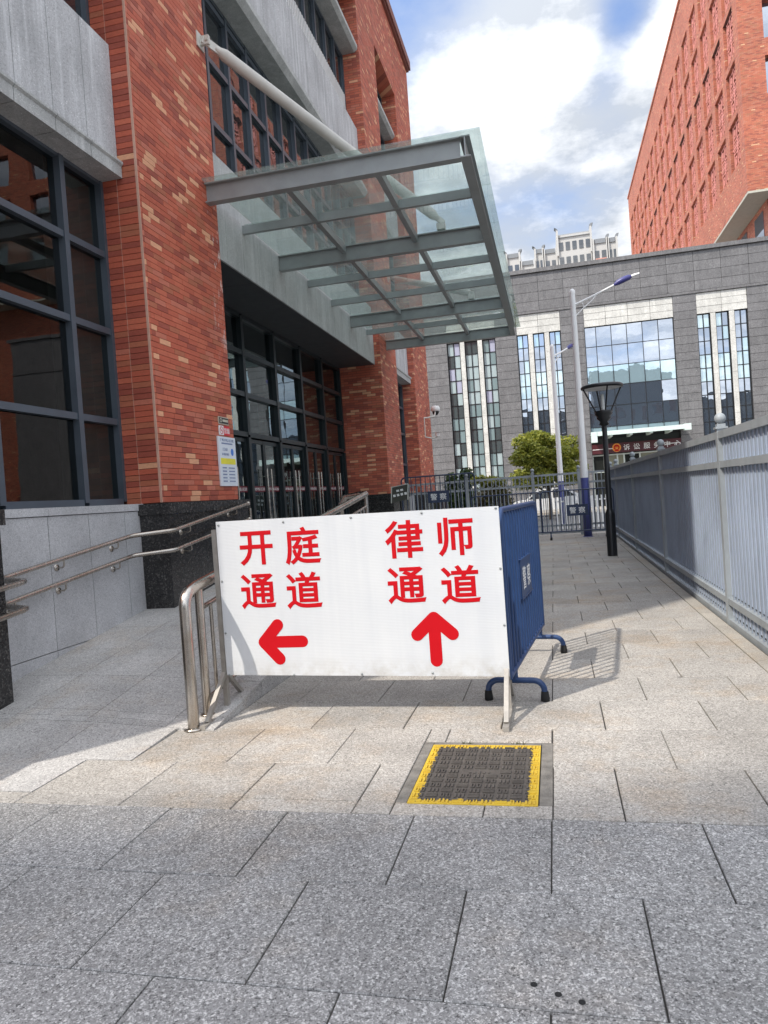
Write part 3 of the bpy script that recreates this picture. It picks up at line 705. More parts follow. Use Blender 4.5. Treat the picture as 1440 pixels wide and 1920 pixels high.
gx = [-4.44, -3.25, -1.99, -.585]; gy = [9.05] + YB[1:-1] + [20.4]
for i in range(3):
    for j in range(len(gy)-1):
        q = MB(); x0 = gx[i]+.006
        if i == 0 and (j == 0 or gy[j+1] > 19.2): x0 = -4.295
        y0_ = gy[j]+.006
        q.box(x0, gx[i+1]-.006, y0_, gy[j+1]-.006, 5.918, 5.934); q.build('glass_pane', M_GL_CANOPY, can)
for (yp, yc) in ((9.33, 12.30), (20.95, 16.95)):
    mb = MB(); A = Vector((-4.22, yp, 7.90)); B = Vector((-1.52, yc, 6.06)); d = (B-A).normalized()
    mb.tube([A + d*.16, A + d*.30, B - d*.22, B - d*.10], [.035, .082, .082, .035], 14)
    mb.bar(A - d*.04, A + d*.22, .03, .11); mb.bar(B - d*.2, B + d*.03, .03, .10)
    tb = mb.build('canopy_tie', M_TUBE, can)
    mb = MB(); mb.box(-4.30, -4.285, yp-.10, yp+.10, 7.80, 8.00); mb.bar((-4.285, yp, 7.90), (-4.16, yp, 7.90), .05, .12); mb.tube([(-4.19,yp-.045,7.9),(-4.19,yp+.045,7.9)], .022, 10)
    mb.build('tie_plate', M_TUBE, can); mb = MB()
    mb.box(-1.62, -1.48, yc-.06, yc+.06, 5.936, 6.04); mb.build('tie_plate', M_TUBE, can)

# ------------------------------------------------------------------ grey court building across the road
GY = 48.0
GB = thing('grey_building', 'dark grey stone clad building with tall glazed bays behind the fences', 'building', (4, GY, 0))
def PG(mb, name, mats, local=False): return mb.build(name, mats, GB, local)
mb = MB(); mb.box(-30, 30, GY+.42, 53.3, -.09, 15.2); PG(mb, 'wall', M_GREYCORE)
mb = MB(); mb.box(-30.1, 30.1, GY-.14, GY+.5, 15.22, 15.46); mb.box(-30, 30, GY-.06, GY+.41, 12.66, 12.80); PG(mb, 'coping', M_GREYST)
panel_cache = {}
def gpanel(x0, x1, z0, z1, mat, y=GY, name='stone_panel', g=.010):
    key = (round(x1-x0, 3), round(z1-z0, 3), mat.name)
    if key not in panel_cache:
        q = MB(); hx = (x1-x0)/2-g; hz = (z1-z0)/2-g; q.box(-hx, hx, 0, .06, -hz, hz); panel_cache[key] = q.mesh(name, mat)
    inst(name, panel_cache[key], ((x0+x1)/2, y+random.uniform(-.006,.006), (z0+z1)/2), GB)
for j in range(4):
    for i in range(17):
        x0 = -7.9 + 1.55*i; z0 = 12.82 + .595*j; gpanel(x0, x0+1.55, z0, z0+.595, M_GREYST)
mb = MB(); mb.box(15.62, 30, GY, GY+.41, -.09, 12.64); mb.box(18.47, 30, GY, GY+.41, 12.82, 15.2); mb.box(-30, -9.62, GY, GY+.41, -.09, 12.64); mb.box(-30, -7.92, GY, GY+.41, 12.82, 15.2); PG(mb, 'side_wall', M_GREYST)
BAYS = [(-6.23, -3.05), (-1.68, 1.08), (2.53, 7.84), (9.18, 12.04)]
PIERS = [(-9.6, -6.23), (-3.05, -1.68), (1.08, 2.53), (7.84, 9.18), (12.04, 15.6)]
for x0, x1 in PIERS:
    for j in range(24):
        z0 = .6 + .5025*j; gpanel(x0, x1, z0, z0+.5025, M_GREYST)
    q = MB(); q.box(x0, x1, GY+.07, GY+.41, -.09, 12.64); PG(q, 'pier', M_GREYCORE)
for bi, (x0, x1) in enumerate(BAYS):
    if bi != 0 or True:
        n = max(2, round((x1-x0)/1.3)); w = (x1-x0)/n
        ztop = 11.38
        for i in range(n):
            for j in range(3): gpanel(x0+w*i, x0+w*(i+1), ztop+.42*j, ztop+.42*(j+1), M_LIGHTST, GY+.04)
        q = MB(); q.box(x0+.003, x1-.003, GY+.11, GY+.41, ztop+.002, 12.64); PG(q, 'lintel', M_GREYCORE)
rng = random.Random(3)
pane_cache = {}
def gpane(w, h, mat, x, z, y, parent, tilt=.004):
    key = (round(w,3), round(h,3), mat.name)
    if key not in pane_cache:
        q = MB(); q.add([(-w/2,0,-h/2),(w/2,0,-h/2),(w/2,0,h/2),(-w/2,0,h/2)], [(0,1,2,3)]); pane_cache[key] = q.mesh('window_pane', mat)
    inst('window_pane', pane_cache[key], (x, y, z), parent, (rng.uniform(-tilt,tilt), 0, rng.uniform(-tilt,tilt)))
def strip(x0, x1, z0, z1, rowh, bay):
    fr = MB(); n = round((z1-z0)/rowh); xm = (x0+x1)/2; y = GY+.22
    for xx in (x0+.03, xm, x1-.03): fr.box(xx-.03, xx+.03, y-.04, y+.06, z0, z1)
    for i in range(n+1):
        zz = z0 + (z1-z0)*i/n
        for a, b in ((x0+.06, xm-.03), (xm+.03, x1-.06)): fr.box(a, b, y-.03, y+.05, zz-.025, zz+.025)
    f = PG(fr, 'window', M_BLACK)
    for i in range(n):
        zz = z0 + (z1-z0)*(i+.5)/n; h = (z1-z0)/n-.05
        for a, b in ((x0+.06, xm-.03), (xm+.03, x1-.06)):
            r = rng.random(); low = zz < 7.5
            if bay == 0: m = M_TEALS[rng.choices(range(4), (.42,.28,.18,.12) if zz > 7.3 else ((.08,.40,.08,.44) if zz > 4.6 else (.4,.35,.1,.15)))[0]]
            else: m = M_GL_CW if (low and r < .93) else (M_GL_CWLIGHT if (r < .22 or (7.4 < zz < 8.6)) else M_GL_CW)
            gpane(b-a, h, m, (a+b)/2, zz, y, f)
for bi in (0, 1, 3):
    x0, x1 = BAYS[bi]; w = (x1-x0); pw = .30; sw = (w - 2*pw)/3
    for k in range(3):
        a = x0 + k*(sw+pw); strip(a, a+sw, 1.5, 11.36, .82, bi)
        if k < 2:
            for j in range(8):
                q_ = 1.5 + 1.2325*j; gpanel(a+sw, a+sw+pw, q_, q_+1.2325, M_LIGHTST, GY-.02, 'mullion_panel', .006)
            q = MB(); q.box(a+sw+.02, a+sw+pw-.02, GY+.045, GY+.41, 0, 11.36); PG(q, 'mullion', M_GREYCORE)
    q = MB(); q.box(x0, x1, GY+.05, GY+.41, -.09, 1.48); PG(q, 'plinth', M_GREYST)
# central curtain wall
x0, x1 = BAYS[2]; y = GY+.20
xs = [x0+.02, 3.22, 4.14, 5.07, 6.0, 6.93, x1-.02]; zs = [4.62, 5.02, 6.33, 7.62, 8.86, 10.12, 11.36]
fr = MB()
for xx in xs: fr.box(xx-.02, xx+.02, y-.03, y+.06, zs[0], zs[-1])
for zz in zs:
    for a, b in zip(xs[:-1], xs[1:]): fr.box(a+.02, b-.02, y-.02, y+.05, zz-.02, zz+.02)
f = PG(fr, 'curtain_wall', M_BLACK)
for a, b in zip(xs[:-1], xs[1:]):
    for i, (c, d) in enumerate(zip(zs[:-1], zs[1:])):
        gpane(b-a-.04, d-c-.04, M_GL_CWLIGHT if i in (0, 3) else M_GL_CW, (a+b)/2, (c+d)/2, y, f, .006)
# entrance under the curtain wall
mb = MB(); mb.box(x0-.10, x1+.25, GY-2.0, GY-1.93, 4.36, 4.62); mb.box(x0-.10, x0+.25, GY-2.03, GY-1.60, 3.98, 4.62); mb.box(x1-.10, x1+.28, GY-2.03, GY-1.60, 3.98+.3, 4.66)
mb.box(x0-.05, x1+.2, GY-1.93, GY+.15, 4.52, 4.58)
for xx in (3.6, 4.75, 5.9, 7.0): mb.box(xx-.08, xx+.08, GY-1.93, GY+.1, 4.28, 4.515)
PG(mb, 'entrance_canopy', M_PALEGREEN)
mb = MB(); mb.box(x0+.003, x1-.003, GY+1.6, GY+1.7, 0, 4.5); mb.box(x0+.003, x1-.003, GY+.3, GY+1.6, 3.96, 4.3); PG(mb, 'lobby_wall', M_DARKIN)
fr = MB(); y = GY+.25
dx = [x0+.02, x0+.72, 4.05, 4.45, 5.4, 6.45, 6.95, x1-.02]
for xx in dx: fr.box(xx-.045, xx+.045, y-.05, y+.05, -.09, 3.3)
for a, b in zip(dx[:-1], dx[1:]):
    for zz in (2.2, 3.25): fr.box(a+.045, b-.045, y-.04, y+.04, zz-.04, zz+.04)
f = PG(fr, 'entrance_door', plain('pale_door_frame', (.55,.60,.55), .4))
M_LOBBY = glass('lobby_glass', None, 1.8, 0, (1,1,1), (.22,.22,.16)); M_LOBBYD = glass('dark_lobby_glass', None, 1.5, 0, (1,1,1), (.02,.022,.02))
for i, (a, b) in enumerate(zip(dx[:-1], dx[1:])):
    for c, d in ((-.05, 2.16), (2.24, 3.21)):
        gpane(b-a-.09, d-c, M_LOBBYD if i in (0, 6) or c > 2 and i == 3 else M_LOBBY, (a+b)/2, (c+d)/2, y, f)
# its name board
NB = thing('name_board', 'maroon name board with a gold emblem and white characters over the grey building entrance', 'sign', (5.2, GY-.02, 3.66))
mb = MB(); mb.box(x0+.01, x1-.01, GY-.02, GY+.14, 3.34, 3.95); bd = mb.build('board', M_SIGNRED, NB)
merge_text([(ch, .40, .012, (4.62+.60*i, GY-.024, 3.64)) for i, ch in enumerate('诉讼服务中心')], 'lettering', M_WHITE, NB, (1,0,0))
mb = MB(); mb.box(x0+.03, x0+1.25, GY-.026, GY-.0205, 3.60, 3.64); mb.box(6.35+1.65-.0, x1-.02, GY-.026, GY-.0205, 3.66, 3.70) if False else mb.box(x1-1.45+.55, x1-.06, GY-.026, GY-.0205, 3.64, 3.68); mb.build('white_line', M_WHITE, NB)
mb = MB()
Rx = Matrix.Rotation(math.pi/2, 4, 'X')
def disc(r, zc, m, yy, n=24): mb.add([(4.02 + r*math.cos(2*math.pi*i/n), yy, zc + r*math.sin(2*math.pi*i/n)) for i in range(n)], [tuple(range(n))], m)
disc(.27, 3.66, 0, GY-.024); disc(.18, 3.67, 1, GY-.027)
mb.box(3.93, 4.11, GY-.033, GY-.028, 3.56, 3.60, 0); mb.box(3.95, 4.09, GY-.033, GY-.028, 3.60, 3.66, 0); mb.box(3.90, 4.14, GY-.033, GY-.028, 3.66, 3.69, 0)
for t in (-.07, -.035, 0, .035, .07): mb.box(4.02+t-.012, 4.02+t+.012, GY-.033, GY-.028, 3.74-abs(t)*.5, 3.77-abs(t)*.5, 0)
mb.prism([(3.86, GY-.028, 3.50), (4.18, GY-.028, 3.50), (4.12, GY-.028, 3.44), (3.92, GY-.028, 3.44)], (0,-.004,0), 1)
mb.build('emblem', [M_GOLD, M_RED], NB)

# ------------------------------------------------------------------ tall red brick tower behind it
TX, TY = 14.0, 54.0
TW = thing('red_tower', 'tall red brick tower with rows of square lattice windows rising behind the grey building', 'building', (TX+8, TY, 0))
def PT(mb, name, mats): return mb.build(name, mats, TW)
ROWS = 5; PZ = 3.66; Z0 = 23.1; WH = 3.18; COLS = 17; PY = 3.70; WW = 2.6; YW0 = TY + 1.25; TOP = 44.7; YE = 119.0
mb = MB()
mb.box(TX, TX+.85, TY, YE, 20.4, Z0)
edges = [TY]
for c in range(COLS):
    a = YW0 + PY*c; b = a + WW
    mb.box(TX, TX+.85, edges[-1], a, Z0, TOP)
    zl = Z0
    for r in range(ROWS):
        za = Z0 + PZ*r + (0 if r else 0); zb_ = za + WH
        if r: mb.box(TX, TX+.85, a, b, zl, za)
        zl = zb_
    mb.box(TX, TX+.85, a, b, zl, TOP); edges.append(b)
mb.box(TX, TX+.85, edges[-1], YE, Z0, TOP)
# front face towards the street
xe = [TX+.85]; 
for c in range(8):
    a = TX + 1.55 + 3.7*c; b = a + 1.9
    mb.box(xe[-1], a, TY, TY+.55, 20.4, TOP); zl = 20.4
    for r in range(ROWS+1):
        za = 23.0 + PZ*r; zb_ = za + 2.5
        if zb_ > TOP: break
        mb.box(a, b, TY, TY+.55, zl, za); zl = zb_
    mb.box(a, b, TY, TY+.55, zl, TOP); xe.append(b)
mb.box(xe[-1], TX+32, TY, TY+.55, 20.4, TOP)
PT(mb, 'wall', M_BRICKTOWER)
mb = MB(); mb.box(TX+.86, TX+31.9, TY+.56, YE-.01, 20.6, TOP-.02); PT(mb, 'core_wall', M_DARKIN)
mb = MB(); mb.box(TX+.004, TX+32, TY+.004, YE, 20.25, 20.396); PT(mb, 'soffit', plain('pale_soffit', (.42,.41,.34), .7))
mb = MB(); mb.box(TX-.12, TX+32.1, TY-.12, YE+.1, TOP+.002, TOP+.25); PT(mb, 'coping', M_BRICKTOWER)
mb = MB(); mb.box(TX+1.6, TX+30, TY+1.6, YE-1, -.09, 20.24); PT(mb, 'base_wall', M_BRICKTOWER)
for k in range(12):
    mb = MB(); q0 = TY + 2.6 + 4.4*k; mb.box(TX+1.55, TX+1.62, q0, q0+2.2, 15.8, 19.8); PT(mb, 'base_window', M_GL_CW)
for q0, q1 in ((2.6, 7.2), (9.6, 13)):
    mb = MB(); mb.box(TX+q0, TX+q1, TY+1.55, TY+1.62, 15.8, 19.9); PT(mb, 'base_window', M_GL_CW)
# lattice screen
lat = MB(); w2, h2 = WW/2, WH/2; T = .085
def lb(y0, y1, z0, z1): lat.box(0, .03, y0, y1, z0, z1)
def ly(y, z0, z1, t=T): lb(y-t/2, y+t/2, z0, z1)
def lz(z, y0, y1, t=T): lb(y0, y1, z-t/2, z+t/2)
ly(0, -h2, h2, .16)
for s in (-1, 1):
    ly(s*.98, -h2, h2)
    for u in (-1, 1):
        lo, hi = (sorted((s*.14, s*.93)))
        for z in (.42, .78, 1.12, 1.42): lz(u*z, lo, hi) if z in (.42, 1.42) else None
        c = s*.36; d = s*.74
        lz(u*.68, *sorted((c, d))); ly(c, *sorted((u*.72, u*1.12))); lz(u*1.17, *sorted((c, s*.62))); ly(s*.58, *sorted((u*.86, u*1.12)))
        ly(d, *sorted((u*.73, u*1.42)))
    lz(0, *sorted((s*.09, s*1.28)), .14)
    lz(.2, *sorted((s*.09, s*.92)), .07); lz(-.2, *sorted((s*.09, s*.92)), .07)
lat_me = lat.mesh('window_screen', plain('red_lattice', (.60,.22,.18), .6))
pn = MB(); pn.add([(0,-w2,-h2),(0,-w2,h2),(0,w2,h2),(0,w2,-h2)], [(0,1,2,3)]); pn_me = pn.mesh('window_pane', M_GL_TOWER)
for c in range(COLS):
    for r in range(ROWS):
        yc = YW0 + PY*c + WW/2; zc = Z0 + PZ*r + WH/2
        inst('window_screen', lat_me, (TX+.17, yc, zc), TW); inst('window_pane', pn_me, (TX+.84, yc, zc), TW)
pn = MB(); pn.add([(-.95,0,-1.25),(.95,0,-1.25),(.95,0,1.25),(-.95,0,1.25)], [(0,1,2,3)]); pf_me = pn.mesh('window_pane', M_GL_CW)
for c in range(8):
    for r in range(ROWS+1):
        if 23.0 + PZ*r + 2.5 < TOP: inst('window_pane', pf_me, (TX+1.55+3.7*c+.95, TY+.45, 23.0+PZ*r+1.25), TW)

# ------------------------------------------------------------------ white apartment blocks far off
M_APT = plain('white_render', (.43,.42,.40), .8, 0, .05); M_APTROOF = plain('grey_roof_tiles', (.19,.20,.21), .8); M_APTRED = plain('terracotta_balcony', (.50,.24,.19), .8)
def apartment(root, segs, y=150.):
    wall = MB(); roof = MB(); win = []; bal = MB(); fin = MB()
    for (x0, x1, zt, horns, kind) in segs:
        wall.box(x0, x1, y, y+11, -.09, zt-1.0)
        if kind == 'hip':
            roof.prism([(x0+.2, y-.3, zt-1.5), (x0+.2, y+2.4, zt), (x0+.2, y+8.6, zt), (x0+.2, y+11.3, zt-1.5)], (x1-x0-.4, 0, 0))
        else: roof.box(x0+.25, x1-.25, y-.25, y+11.2, zt-1.0, zt-.15)
        for xx in (x0, x1): wall.box(xx-.18, xx+.18, y-.5, y+11.2, zt-5 if zt > 48 else zt-3, zt-.1)
        for h in horns:
            xx = x0 if h == 'l' else x1; s = -1 if h == 'l' else 1
            fin.prism([(xx-.2, y-.45, zt-.1), (xx+.2, y-.45, zt-.1), (xx+.2+s*.15, y-.45, zt+.25), (xx+s*.5, y-.45, zt+.5), (xx-.1+s*.2, y-.45, zt+.5), (xx-.2, y-.45, zt+.2)], (0, 1.6, 0))
        n = max(2, round((x1-x0)/1.25)); w = (x1-x0)/n
        for j in range(13):
            zz = zt - 3.2 - 2.9*j
            if zz < 9: break
            for i in range(n): win.append((x0 + w*(i+.5), zz, w*.62, 1.6))
            if kind == 'bal' or (kind == 'mix' and True):
                bal.box(x0+.3, x1-.3, y-1.0, y, zz-1.75, zz-.95)
    wl = wall.build('wall', M_APT, root); rf = roof.build('roof', M_APTROOF, root)
    if fin.v: fin.build('roof_finial', M_APTROOF, root)
    if bal.v: bal.build('balcony', M_APTRED, root)
    cache = {}
    for x, z, w, h in win[:140]:
        k = (round(w, 2), h)
        if k not in cache:
            q = MB(); q.box(-w/2, w/2, -.05, .05, -h/2, h/2); q.box(-.05, .05, -.09, -.052, -h/2, h/2); q.box(-w/2, -.052, -.09, -.052, -.05, .05); q.box(.052, w/2, -.09, -.052, -.05, .05); cache[k] = q.mesh('window', [M_GL_FAR])
        inst('window', cache[k], (x, y-.06, z), root)
ap = thing('apartment_building', 'low white apartment block with two small roof horns, partly behind the canopy corner', 'apartment building', (-4, 150, 0), 0, 'distant white apartment blocks')
apartment(ap, [(-6.2, -3.6, 48.8, 'lr', 'flat'), (-3.4, -.75, 47.0, '', 'flat')])
ap = thing('apartment_building', 'white apartment block with a pink balcony, left of the tallest roof', 'apartment building', (1.5, 151, 0), 0, 'distant white apartment blocks')
apartment(ap, [(-.55, 1.0, 49.3, 'lr', 'flat'), (1.2, 3.6, 49.0, '', 'bal')], 151)
ap = thing('apartment_building', 'tallest white apartment block with a wide grey stepped roof next to the red tower', 'apartment building', (9, 150, 0), 0, 'distant white apartment blocks')
apartment(ap, [(3.9, 10.3, 51.9, 'lr', 'hip'), (10.6, 13.2, 49.3, 'r', 'bal'), (13.4, 15.0, 49.2, 'r', 'flat')])

# block behind the viewer that shades the near paving
ob = thing('office_block', 'tall plain office block standing behind the viewer across the forecourt', 'building', (-16, -21.2, 0), math.radians(10.5))
mb = MB(); mb.box(-12, 4.5, -12, 0, -.09, 40.0); mb.build('wall', plain('pale_render', (.60,.585,.56), .8), ob, True)
mb = MB()
for i in range(7):
    for j in range(12): mb.box(-11+2.2*i, -9.6+2.2*i, .0, .03, 2+3.2*j, 3.9+3.2*j)
w_ = mb.build('window', M_GL_FAR, ob, True); w_['kind'] = 'stuff'

ob2 = thing('office_block', 'long dark low block behind the viewer, mirrored in the lower curtain wall', 'building', (28, -62, 0))
mb = MB(); mb.box(-42, 42, -10, 0, -.09, 17.5); mb.box(-20, -4, -10, -.5, 17.5, 24); mb.build('wall', plain('dark_render', (.10,.105,.115), .7), ob2, True)
mb = MB()
for i in range(26):
    for j in range(4): mb.box(-40+3.1*i, -38.2+3.1*i, .0, .03, 2+3.9*j, 4.3+3.9*j)
w_ = mb.build('window', M_GL_FAR, ob2, True); w_['kind'] = 'stuff'

# ------------------------------------------------------------------ fences
FX = 1.672
F1 = thing('picket_fence', 'long grey metal picket fence backed with blue-grey sheets along the right side of the path', 'fence', (FX, 12, 0))
def fence_post(x, y, root, zt=1.96):
    mb = MB(); mb.box(x-.045, x+.045, y-.045, y+.045, -.08, zt); mb.box(x-.058, x+.058, y-.058, y+.058, zt, zt+.02); mb.box(x-.04, x+.04, y-.04, y+.04, zt+.02, zt+.05)
    p = mb.build('post', M_FENCE, root)
    q = MB(); q.ball((x, y, zt+.105), .056, 0, 14); q.build('post_ball', M_FENCE, p)
PY_ = [3.75, 7.93, 12.12, 16.32, 20.55, 22.55]
for yy in PY_: fence_post(FX, yy, F1)
npk = 0; later = MB()
pick_me = MB(); pick_me.box(-.006, .006, -.010, .010, 0, 1.86); pick_me = pick_me.mesh('picket', M_PICKET)
for a, b in zip(PY_[:-1], PY_[1:]):
    for z0, z1 in ((1.862, 1.935), (1.57, 1.635), (.195, .258), (-.03, .045)):
        mb = MB(); mb.box(FX-.040, FX+.024, a+.046, b-.046, z0, z1); mb.build('rail', M_FENCE, F1)
    n = round((b-a-.09)/.125)
    for i in range(1, n):
        yy = a + .045 + (b-a-.09)*i/n
        inst('picket', pick_me, (FX-.0065, yy, .05), F1)
    # flat backing sheet in three bands
    for z0, z1 in ((.085, .190), (.290, 1.566), (1.64, 1.858)):
        mb = MB(); mb.box(FX+.0005, FX+.004, a+.05, b-.05, z0, z1); mb.build('backing_sheet', M_SHEET, F1)
F2 = thing('picket_fence', 'open grey metal picket fence crossing the far end of the path', 'fence', (-.5, 22.7, 0))
FYB = 22.72
px2 = [-4.6, -2.62, -.60, .76, 1.58]
for xx in px2: fence_post(xx, FYB, F2, 1.93 if xx > -2.7 else 1.8)
pick2 = MB(); pick2.box(-.012, .012, -.012, .012, 0, 1.78); pick2 = pick2.mesh('picket', M_FENCE)
for a, b in zip(px2[:-1], px2[1:]):
    for z0, z1 in ((1.83, 1.89), (1.54, 1.60), (.28, .34), (.06, .11)):
        mb = MB(); mb.box(a+.046, b-.046, FYB-.022, FYB+.022, z0, z1); mb.build('rail', M_FENCE, F2)
    mb = MB()
    if a < -.7:
        n_ = 7
        for i in range(n_):
            cx = a + .05 + (b-a-.1)*(i+.5)/n_; mb.tube([(cx+.105*math.cos(t), FYB-.03, 1.715+.105*math.sin(t)) for t in [2*math.pi*k/10 for k in range(11)]], .008, 5, caps=False)
    if mb.v: o = mb.build('ring_ornament', M_FENCE, F2); o['kind'] = 'stuff'
    n = round((b-a-.09)/.118)
    for i in range(1, n): inst('picket', pick2, (a + .045 + (b-a-.09)*i/n, FYB-.005, .09), F2)

# ------------------------------------------------------------------ police barriers
def barrier(label, loc, rz, m, length=1.96, group='police crowd barriers'):
    r = thing('crowd_barrier', label, 'barrier', loc, rz, group)
    h0, h1 = .21, 1.365; L_ = length/2; rr = .10
    arc = lambda sx: [(sx*(L_-rr+rr*math.sin(t)), 0, h1-rr+rr*math.cos(t)) for t in [math.pi/2*k/4 for k in range(5)]]
    pts = [(-L_,0,h0-.0)] + arc(-1)[::-1] + arc(1) + [(L_,0,h0)]
    mb = MB(); mb.tube(pts, .0205, 10); mb.tube([(-L_,0,h0+.01),(L_,0,h0+.01)], .0185, 8)
    mb.build('frame', m, r, True)
    n = 15
    for i in range(1, n):
        x = -L_ + length*i/n; q = MB(); q.tube([(x,0,h0+.02),(x,0,h1-.012)], .0115, 8); q.build('bar', m, r, True)
    q = MB(); q.box(-.29, .29, -.019, .019, .655, .945); q.box(-.30, .30, -.0235, .0235, .645, .658) ; q.box(-.30, .30, -.0235, .0235, .942, .955)
    pl = q.build('plate', m, r, True)
    for s in (1, -1):
        its = [('警', .19, .010, (-.125*s, -.0212*s, .80)), ('察', .19, .010, (.125*s, -.0212*s, .80))]
        merge_text(its, 'lettering', M_WHITE, pl, (s,0,0), local=True)
    for sx in (-1, 1):
        x = sx*(L_-.22); q = MB(); w = .20; hh = .145; c = .075
        pts = [(x,-w,.05)] + [(x,-w+c-c*math.cos(t), hh-c+c*math.sin(t)) for t in [math.pi/2*k/5 for k in range(1,6)]]
        pts = pts + [(a, -b, d) for a, b, d in pts[::-1]]
        q.tube(pts, .0215, 10); q.tube([(x,0,hh),(x,0,h0+.02)], .02, 8)
        ft = q.build('foot', m, r, True)
        for s in (-1, 1):
            q = MB(); q.lathe([(.003,0),(.030,.0),(.031,.02),(.026,.065),(.0225,.07)], (x, s*w, .001), 12); q.build('rubber_tip', M_RUBBER, ft, True)
    return r
ang = math.atan2(1.95, .19)
b1 = barrier('blue police barrier standing lengthwise beside the white sign panel', (-.277, 5.975, 0), ang, M_BLUE)
b2 = barrier('navy police barrier across the path in front of the white lamp pole', (.61, 21.1, 0), 0, M_NAVY)
dup(b2, (-1.36, 21.14, 0), math.radians(-1), 'navy police barrier across the path, left of the one at the white pole', 'police crowd barriers')
dup(b2, (-3.0, 19.3, .65), math.radians(2), 'navy police barrier up on the entrance platform beside the small dark notice stand', 'police crowd barriers')

# ------------------------------------------------------------------ white direction sign
SG = thing('direction_sign', 'white panel with red Chinese characters, a left arrow and an up arrow on steel legs', 'sign', (-1.39, 4.91, 0))
PX0, PX1, PZ0, PZ1 = -2.415, -.365, .265, 1.405
mb = MB(); mb.prism([(PX0,4.90,PZ0+.025),(PX1,4.90,PZ0-.012),(PX1,4.90,PZ1-.008),(PX0,4.90,PZ1+.012)], (0,.012,0)); panel = mb.build('panel', M_PANEL, SG)
S_ = .272; yt = 4.8985
chars = [('开', -2.114, 1.208), ('庭', -1.760, 1.208), ('通', -2.122, .896), ('道', -1.773, .890), ('律', -1.023, 1.212), ('师', -.665, 1.210), ('通', -1.027, .893), ('道', -.655, .885)]
merge_text([(c, S_, .020, (x, yt, z)) for c, x, z in chars], 'lettering', M_RED, SG, (1,0,0), (0,0,1))
def arrow(cx, cz, ang):
    """round-ended arrow drawn as one flat outline set; points along ang"""
    mb = MB(); d = Vector((math.cos(ang), 0, math.sin(ang))); n_ = Vector((-math.sin(ang), 0, math.cos(ang))); c = Vector((cx, 0, cz))
    def stroke(a, b, r, yy):
        a = Vector(a); b = Vector(b); t = (b-a).normalized(); s = Vector((-t.z, 0, t.x)); pts = []
        for k in range(9): th = -math.pi/2 + math.pi*k/8; pts.append(b + t*r*math.cos(th) + s*r*math.sin(th))
        for k in range(9): th = math.pi/2 + math.pi*k/8; pts.append(a + t*r*math.cos(th) + s*r*math.sin(th))
        mb.prism([(p.x, 4.8995, p.z) for p in pts], (0, yy, 0))
    r = .042; tip = c + d*.145; 
    stroke(c - d*.148, tip, r, -.0010)
    stroke(tip - d*.112 + n_*.122, tip, r+.001, -.0013); stroke(tip - d*.112 - n_*.122, tip, r+.001, -.0016)
    mb.build('arrow', M_RED, SG)
arrow(-1.960, .525, math.pi); arrow(-.853, .517, math.pi/2)
for i in range(5):
    for z in (PZ0+.02, PZ1-.02):
        q = MB(); x = PX0+.02+(PX1-PX0-.04)*i/4; q.lathe([(.008,0),(.008,.003),(.001,.004)], (0,0,0), 8); me = q
        q.v = [Vector((x + p.x, 4.8985 - p.z, z + p.y + (.006 if i == 0 else 0))) for p in q.v]; q.build('screw', M_STEEL, SG)
for x in (PX0+.015, PX1-.015):
    for z in (.60, .98):
        q = MB(); q.lathe([(.008,0),(.008,.003),(.001,.004)], (0,0,0), 8); q.v = [Vector((x + p.x, 4.8985 - p.z, z + p.y)) for p in q.v]; q.build('screw', M_STEEL, SG)
M_GALV = plain('galvanised_angle', (.36,.34,.31), .5, .5, .2, 14)
for x in (-2.445, -.385):
    q = MB(); q.bar((x,4.93,.02), (x,4.93,1.36), .035, .035, up=(1,0,0)); q.bar((x,4.53,.016), (x,5.32,.016), .04, .03); q.bar((x,4.60,.032), (x,4.915,.30), .03, .03); q.bar((x,5.25,.032), (x,4.945,.30), .03, .03)
    q.build('leg', M_GALV, SG)
q = MB(); q.bar((-2.42,4.93,.30), (-.41,4.93,.30), .03, .03); q.bar((-2.42,4.93,1.33), (-.41,4.93,1.33), .03, .03); q.build('cross_rail', M_GALV, SG)

# ------------------------------------------------------------------ stainless rails
RX = -2.52
RL = thing('ramp_railing', 'stainless steel railing on the outer edge of the ramp, starting behind the sign', 'railing', (RX, 7, 0))
def zt(y): return .955 + .1225*(y-4.6)
mb = MB(); c = .10
pts = [(RX,4.55,.0),(RX,4.55,.84)] + [(RX, 4.55+c-c*math.cos(t), .84+c*math.sin(t)*1.12) for t in [math.pi/2*k/6 for k in range(1,6)]] + [(RX,4.72,.97),(RX,5.2,zt(5.2)),(RX,9.72,zt(9.72))]
mb.tube(pts, .0405, 16); mb.lathe([(.0405,.012),(.068,.012),(.068,.0),(.01,.0)], (RX,4.55,.002), 20); hr = mb.build('handrail', M_INOX, RL)
def post(y, r=.03, z0=None):
    q = MB(); z0 = zr(RX,y) if z0 is None else z0; q.tube([(RX,y,z0),(RX,y,zt(y)-.02)], r, 12); q.lathe([(r,.01),(r*1.6,.01),(r*1.6,0),(r*.2,0)], (RX,y,z0+.002), 14); q.build('post', M_INOX, RL)
for y in (4.76, 6.35, 8.0, 9.72): post(y, .031)
q = MB(); q.tube([(RX,4.79,zt(4.79)-.17),(RX,9.70,zt(9.70)-.17)], .018, 10); q.build('rail', M_INOX, RL)
q = MB(); q.tube([(RX,4.79,.15),(RX,9.70,.15+.1225*4.9)], .018, 10); q.build('rail', M_INOX, RL)
y = 4.93
while y < 9.65:
    if min(abs(y-k) for k in (6.35, 8.0)) > .07:
        q = MB(); q.tube([(RX,y,.15+.1225*(y-4.79)),(RX,y,zt(y)-.17)], .0145, 8); q.build('baluster', M_INOX, RL)
    y += .165
